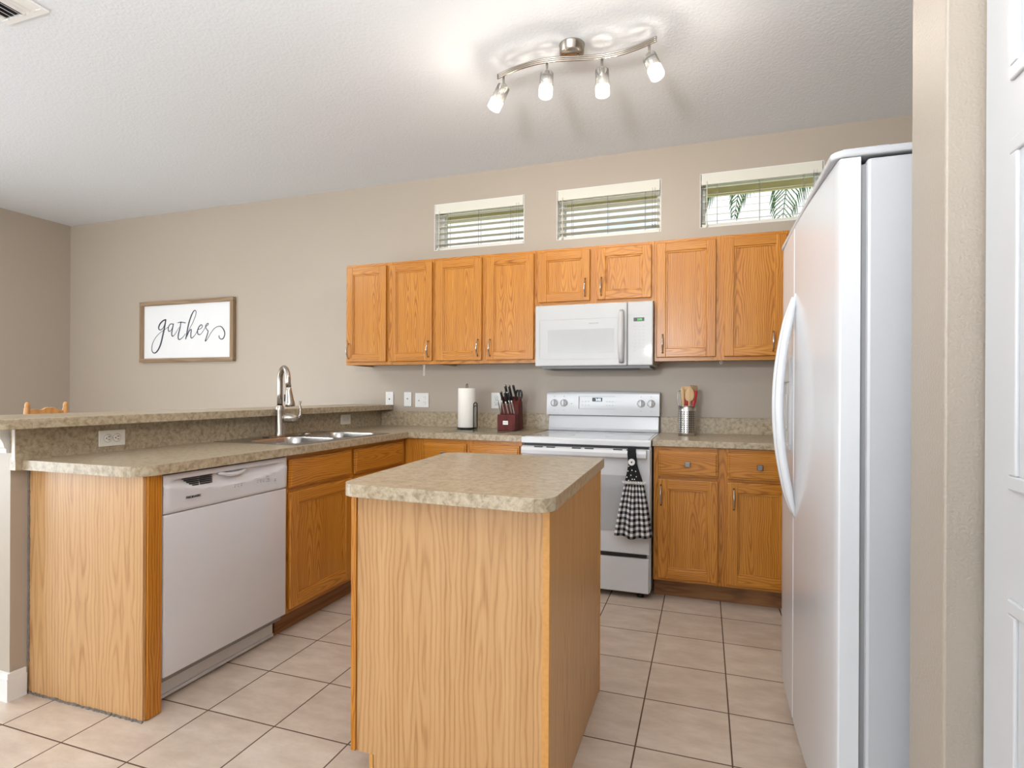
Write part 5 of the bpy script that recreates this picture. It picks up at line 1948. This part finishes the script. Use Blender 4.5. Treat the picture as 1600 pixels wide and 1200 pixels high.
# loop over the handle
mb = MB()
lp_ = [(-0.0090, 0.828), (-0.0085, 0.850), (0.004, 0.862), (0.024, 0.8675), (0.024, 0.8625), (0.006, 0.857), (-0.0030, 0.847), (-0.0035, 0.828)]
mb.prism([(a + 0.0, z - oz) for a, z in lp_], 'x', -0.409 - ox, -0.363 - ox, 'crochet')
mb.build('crocheted_loop', None, root)
mb = MB()
for (dx, dz) in ((-0.018, 0.762), (0.020, 0.735), (-0.022, 0.735), (0.024, 0.705), (-0.028, 0.700), (0.000, 0.740), (0.002, 0.690), (-0.006, 0.712), (0.014, 0.690), (-0.018, 0.683)):
    mb.lathe([(0.0035, 0), (0.0025, 0.001), (0, 0.001)], (-0.383 + dx - ox, -0.0135, dz - oz), (0, -1, 0), 'button', 8)
mb.build('white_fleck', None, root)
mb = MB()
mb.lathe([(0.019, 0.0), (0.019, 0.002), (0.016, 0.0035), (0.013, 0.0025), (0.0, 0.0025)], (-0.385 - ox, -0.013, 0.785 - oz), (0, -1, 0), 'button', 28)
mb.lathe([(0.0045, 0.0), (0.0045, 0.0034), (0.0, 0.0034)], (-0.385 - ox, -0.013, 0.785 - oz), (0, -1, 0), 'black', 12)
mb.build('button', None, root)
# ruffled fringe between crochet and cloth
mb = MB()
for k in range(15):
    u = k / 14 * 2 - 1
    mb.tube([(-0.371 + 0.056 * u - ox, -0.022, 0.664 - oz), (-0.371 + 0.060 * u - ox, -0.026, 0.674 - oz), (-0.371 + 0.064 * u - ox, -0.023, 0.682 - oz)], [0.004, 0.0035, 0.001], 'gingham' if k % 2 else 'button', 6)
mb.build('ruffle', None, root)

# ------------------------------------------------------------------ ceiling track light
root = thing('track_light', 'wavy brushed nickel track light with four lit glass spots on the ceiling', 'ceiling light', (-0.61, 2.585, CZ))
ox, oy, oz = root.location
mb = MB()
mb.lathe([(0.0, -0.046), (0.05, -0.046), (0.058, -0.040), (0.060, -0.004), (0.062, -0.001), (0.0, -0.001)], (0, 0, 0), mat='nickel', seg=40)
mb.build('canopy', None, root)
rail = [(-0.999, 2.610), (-0.925, 2.582), (-0.838, 2.561), (-0.76, 2.553), (-0.690, 2.558), (-0.63, 2.571), (-0.588, 2.582), (-0.51, 2.600), (-0.44, 2.608), (-0.37, 2.604), (-0.319, 2.593), (-0.27, 2.577), (-0.212, 2.553)]
zr_ = 2.768
mb = MB()
P = [Vector((a - ox, b_ - oy, zr_ - oz)) for a, b_ in rail]
dense = []
for i in range(len(P) - 1):
    p0, p1, p2, p3 = P[max(i - 1, 0)], P[i], P[i + 1], P[min(i + 2, len(P) - 1)]
    for k in range(4):
        t_ = k / 4
        dense.append(0.5 * ((2 * p1) + (p2 - p0) * t_ + (2 * p0 - 5 * p1 + 4 * p2 - p3) * t_ * t_ + (-p0 + 3 * p1 - 3 * p2 + p3) * t_ ** 3))
dense.append(P[-1])
for s in (-1, 1):
    mb.tube([p + Vector((0, 0, s * 0.0085)) for p in dense], 0.0050, 'nickel', 8)
mb.tube(dense, 0.0046, 'nickel', 8)
mb.build('rail', None, root)
for dx in (-0.03, 0.03):
    MB().cyl((dx, 0.0, zr_ - oz + 0.006), (dx, 0.0, -0.045), 0.005, mat='nickel', seg=12).build('standoff', None, root)
LAMPS = [(-0.962, 2.596, (-0.42, -0.10, -0.90), True), (-0.725, 2.555, (0.0, -0.22, -1.0), False), (-0.468, 2.605, (0.02, 0.05, -1.0), False), (-0.245, 2.567, (0.33, -0.22, -0.90), True)]
for (lx_, ly_, dr_, tl) in LAMPS:
    d = Vector(dr_).normalized()
    top = Vector((lx_ - ox, ly_ - oy, zr_ - oz - 0.012))
    piv = top + Vector((0, 0, -0.056))
    lamp = MB()
    lamp.cyl(tuple(top), tuple(piv), 0.006, mat='nickel', seg=12)
    lamp.lathe([(0.0, -0.008), (0.008, -0.006), (0.0, 0.006)], tuple(piv), (0, 0, 1), 'nickel', 12)
    st_ = lamp.build('lamp_stem', None, root)
    hd_ = MB()
    c0 = piv - d * 0.012
    hd_.lathe([(0.0, -0.004), (0.012, -0.004), (0.0135, 0.0), (0.0135, 0.060), (0.0, 0.060)], tuple(c0), tuple(d), 'nickel', 24)
    hd_.lathe([(0.0025, 0.0), (0.0025, 0.028)], tuple(c0 + d * 0.03 - Vector((0.034, 0, 0))), (1, 0, 0), 'nickel', 8)
    ho_ = hd_.build('lamp_socket', None, root)
    gl = MB()
    gl.lathe([(0.0315, 0.010), (0.0320, 0.012), (0.0325, 0.084), (0.0305, 0.084), (0.0300, 0.012), (0.0315, 0.010)], tuple(c0), tuple(d), 'clearglass', 32)
    gl.lathe([(0.0327, 0.0845), (0.0327, 0.128), (0.030, 0.130), (0.030, 0.0845)], tuple(c0), tuple(d), 'frosted', 32)
    gl.build('lamp_shade', None, root)
    bl = MB()
    bl.lathe([(0.0, 0.062), (0.007, 0.064), (0.010, 0.082), (0.016, 0.100), (0.014, 0.114), (0.0, 0.120)], tuple(c0), tuple(d), 'bulb', 20)
    bl.build('bulb', None, root)
    l = bpy.data.lights.new('spot_bulb_light', 'POINT')
    l.energy = 6.5
    l.color = (1.0, 0.90, 0.76)
    l.shadow_soft_size = 0.02
    lo = bpy.data.objects.new('spot_bulb_light', l)
    COL.objects.link(lo)
    lo.location = Vector((ox, oy, oz)) + c0 + d * 0.140

# ------------------------------------------------------------------ ceiling vent
root = thing('ceiling_vent', 'white louvered air vent in the ceiling at the upper left', 'vent', (-2.86, 1.45, CZ), 0)
vx0, vx1, vy0, vy1 = -0.135, 0.135, -0.20, 0.185
mb = MB()
fw = 0.032
for (a0, a1, b0, b1) in ((vx0, vx1, vy0, vy0 + fw), (vx0, vx1, vy1 - fw, vy1), (vx0, vx0 + fw, vy0 + fw, vy1 - fw), (vx1 - fw, vx1, vy0 + fw, vy1 - fw)):
    mb.box(a0, a1, b0, b1, -0.010, -0.0005, 'trim', bev=0.003)
mb.build('vent_frame', None, root)
MB().box(vx0 + fw, vx1 - fw, vy0 + fw, vy1 - fw, -0.0022, -0.0006, 'dark').build('vent_opening', None, root)
for k in range(7):
    x = vx0 + fw + 0.014 + k * 0.030
    s = MB()
    s.box(-0.011, 0.011, vy0 + fw, vy1 - fw, -0.0008, 0.0008, 'trim')
    so = s.build('louver', None, root)
    so.location = (x, 0, -0.010)
    so.rotation_euler = (0, 0.55 if k < 4 else -0.55, 0)

# ------------------------------------------------------------------ dining chair behind the half wall
root = thing('dining_chair', 'golden wooden chair with turned posts and scalloped crest, behind the bar ledge', 'chair', (-3.20, 1.90, 0), 0)
# back toward +x side seen from the kitchen; local x = depth, y = width
mb = MB()
mb.prism(rrect(-0.44, -0.02, -0.21, 0.21, 0.06, 6), 'z', 0.43, 0.465, 'chairwood', bev=0.006)
mb.build('seat', None, root)
for (x, y) in ((-0.40, -0.17), (-0.40, 0.17), (-0.06, -0.16), (-0.06, 0.16)):
    mb = MB()
    mb.lathe([(0.012, 0.001), (0.014, 0.10), (0.021, 0.16), (0.016, 0.20), (0.022, 0.30), (0.018, 0.40), (0.015, 0.43)], (x, y, 0), mat='chairwood', seg=16)
    mb.build('leg', None, root)
mb = MB()
for s in (-1, 1):
    mb.cyl((-0.40, s * 0.17, 0.17), (-0.06, s * 0.16, 0.17), 0.009, mat='chairwood', seg=10)
mb.cyl((-0.23, -0.165, 0.17), (-0.23, 0.165, 0.17), 0.009, mat='chairwood', seg=10)
mb.build('stretcher', None, root)
for s in (-1, 1):
    mb = MB()
    b0, b1 = Vector((-0.035, s * 0.088 - 0.0, 0.46)), Vector((0.02, s * 0.0865 + 0.004, 1.113))
    L = (b1 - b0).length
    mb.lathe([(0.013, 0), (0.015, 0.1), (0.010, 0.13), (0.014, 0.25), (0.012, 0.45), (0.0130, L - 0.075), (0.0098, L - 0.070), (0.0128, L - 0.062), (0.0122, L - 0.030), (0.0090, L - 0.026), (0.0120, L - 0.020), (0.0095, L - 0.005), (0.003, L)], tuple(b0), tuple(b1 - b0), 'chairwood', 18)
    mb.build('back_post', None, root)
mb = MB()
cr = [(-0.078, 1.066), (-0.062, 1.076), (-0.045, 1.077), (-0.030, 1.072), (-0.015, 1.074), (0.000, 1.083), (0.012, 1.086), (0.022, 1.082), (0.030, 1.086), (0.040, 1.084), (0.052, 1.072), (0.066, 1.066), (0.078, 1.070), (0.078, 1.00), (-0.078, 1.00)]
mb.prism([(a, z) for a, z in cr], 'x', 0.002, 0.020, 'chairwood', bev=0.002)
mb.build('crest_rail', None, root)
for k in range(4):
    y = -0.055 + 0.0367 * k
    MB().cyl((-0.030, y, 0.464), (0.010, y, 1.002), 0.006, mat='chairwood', seg=10).build('spindle', None, root)
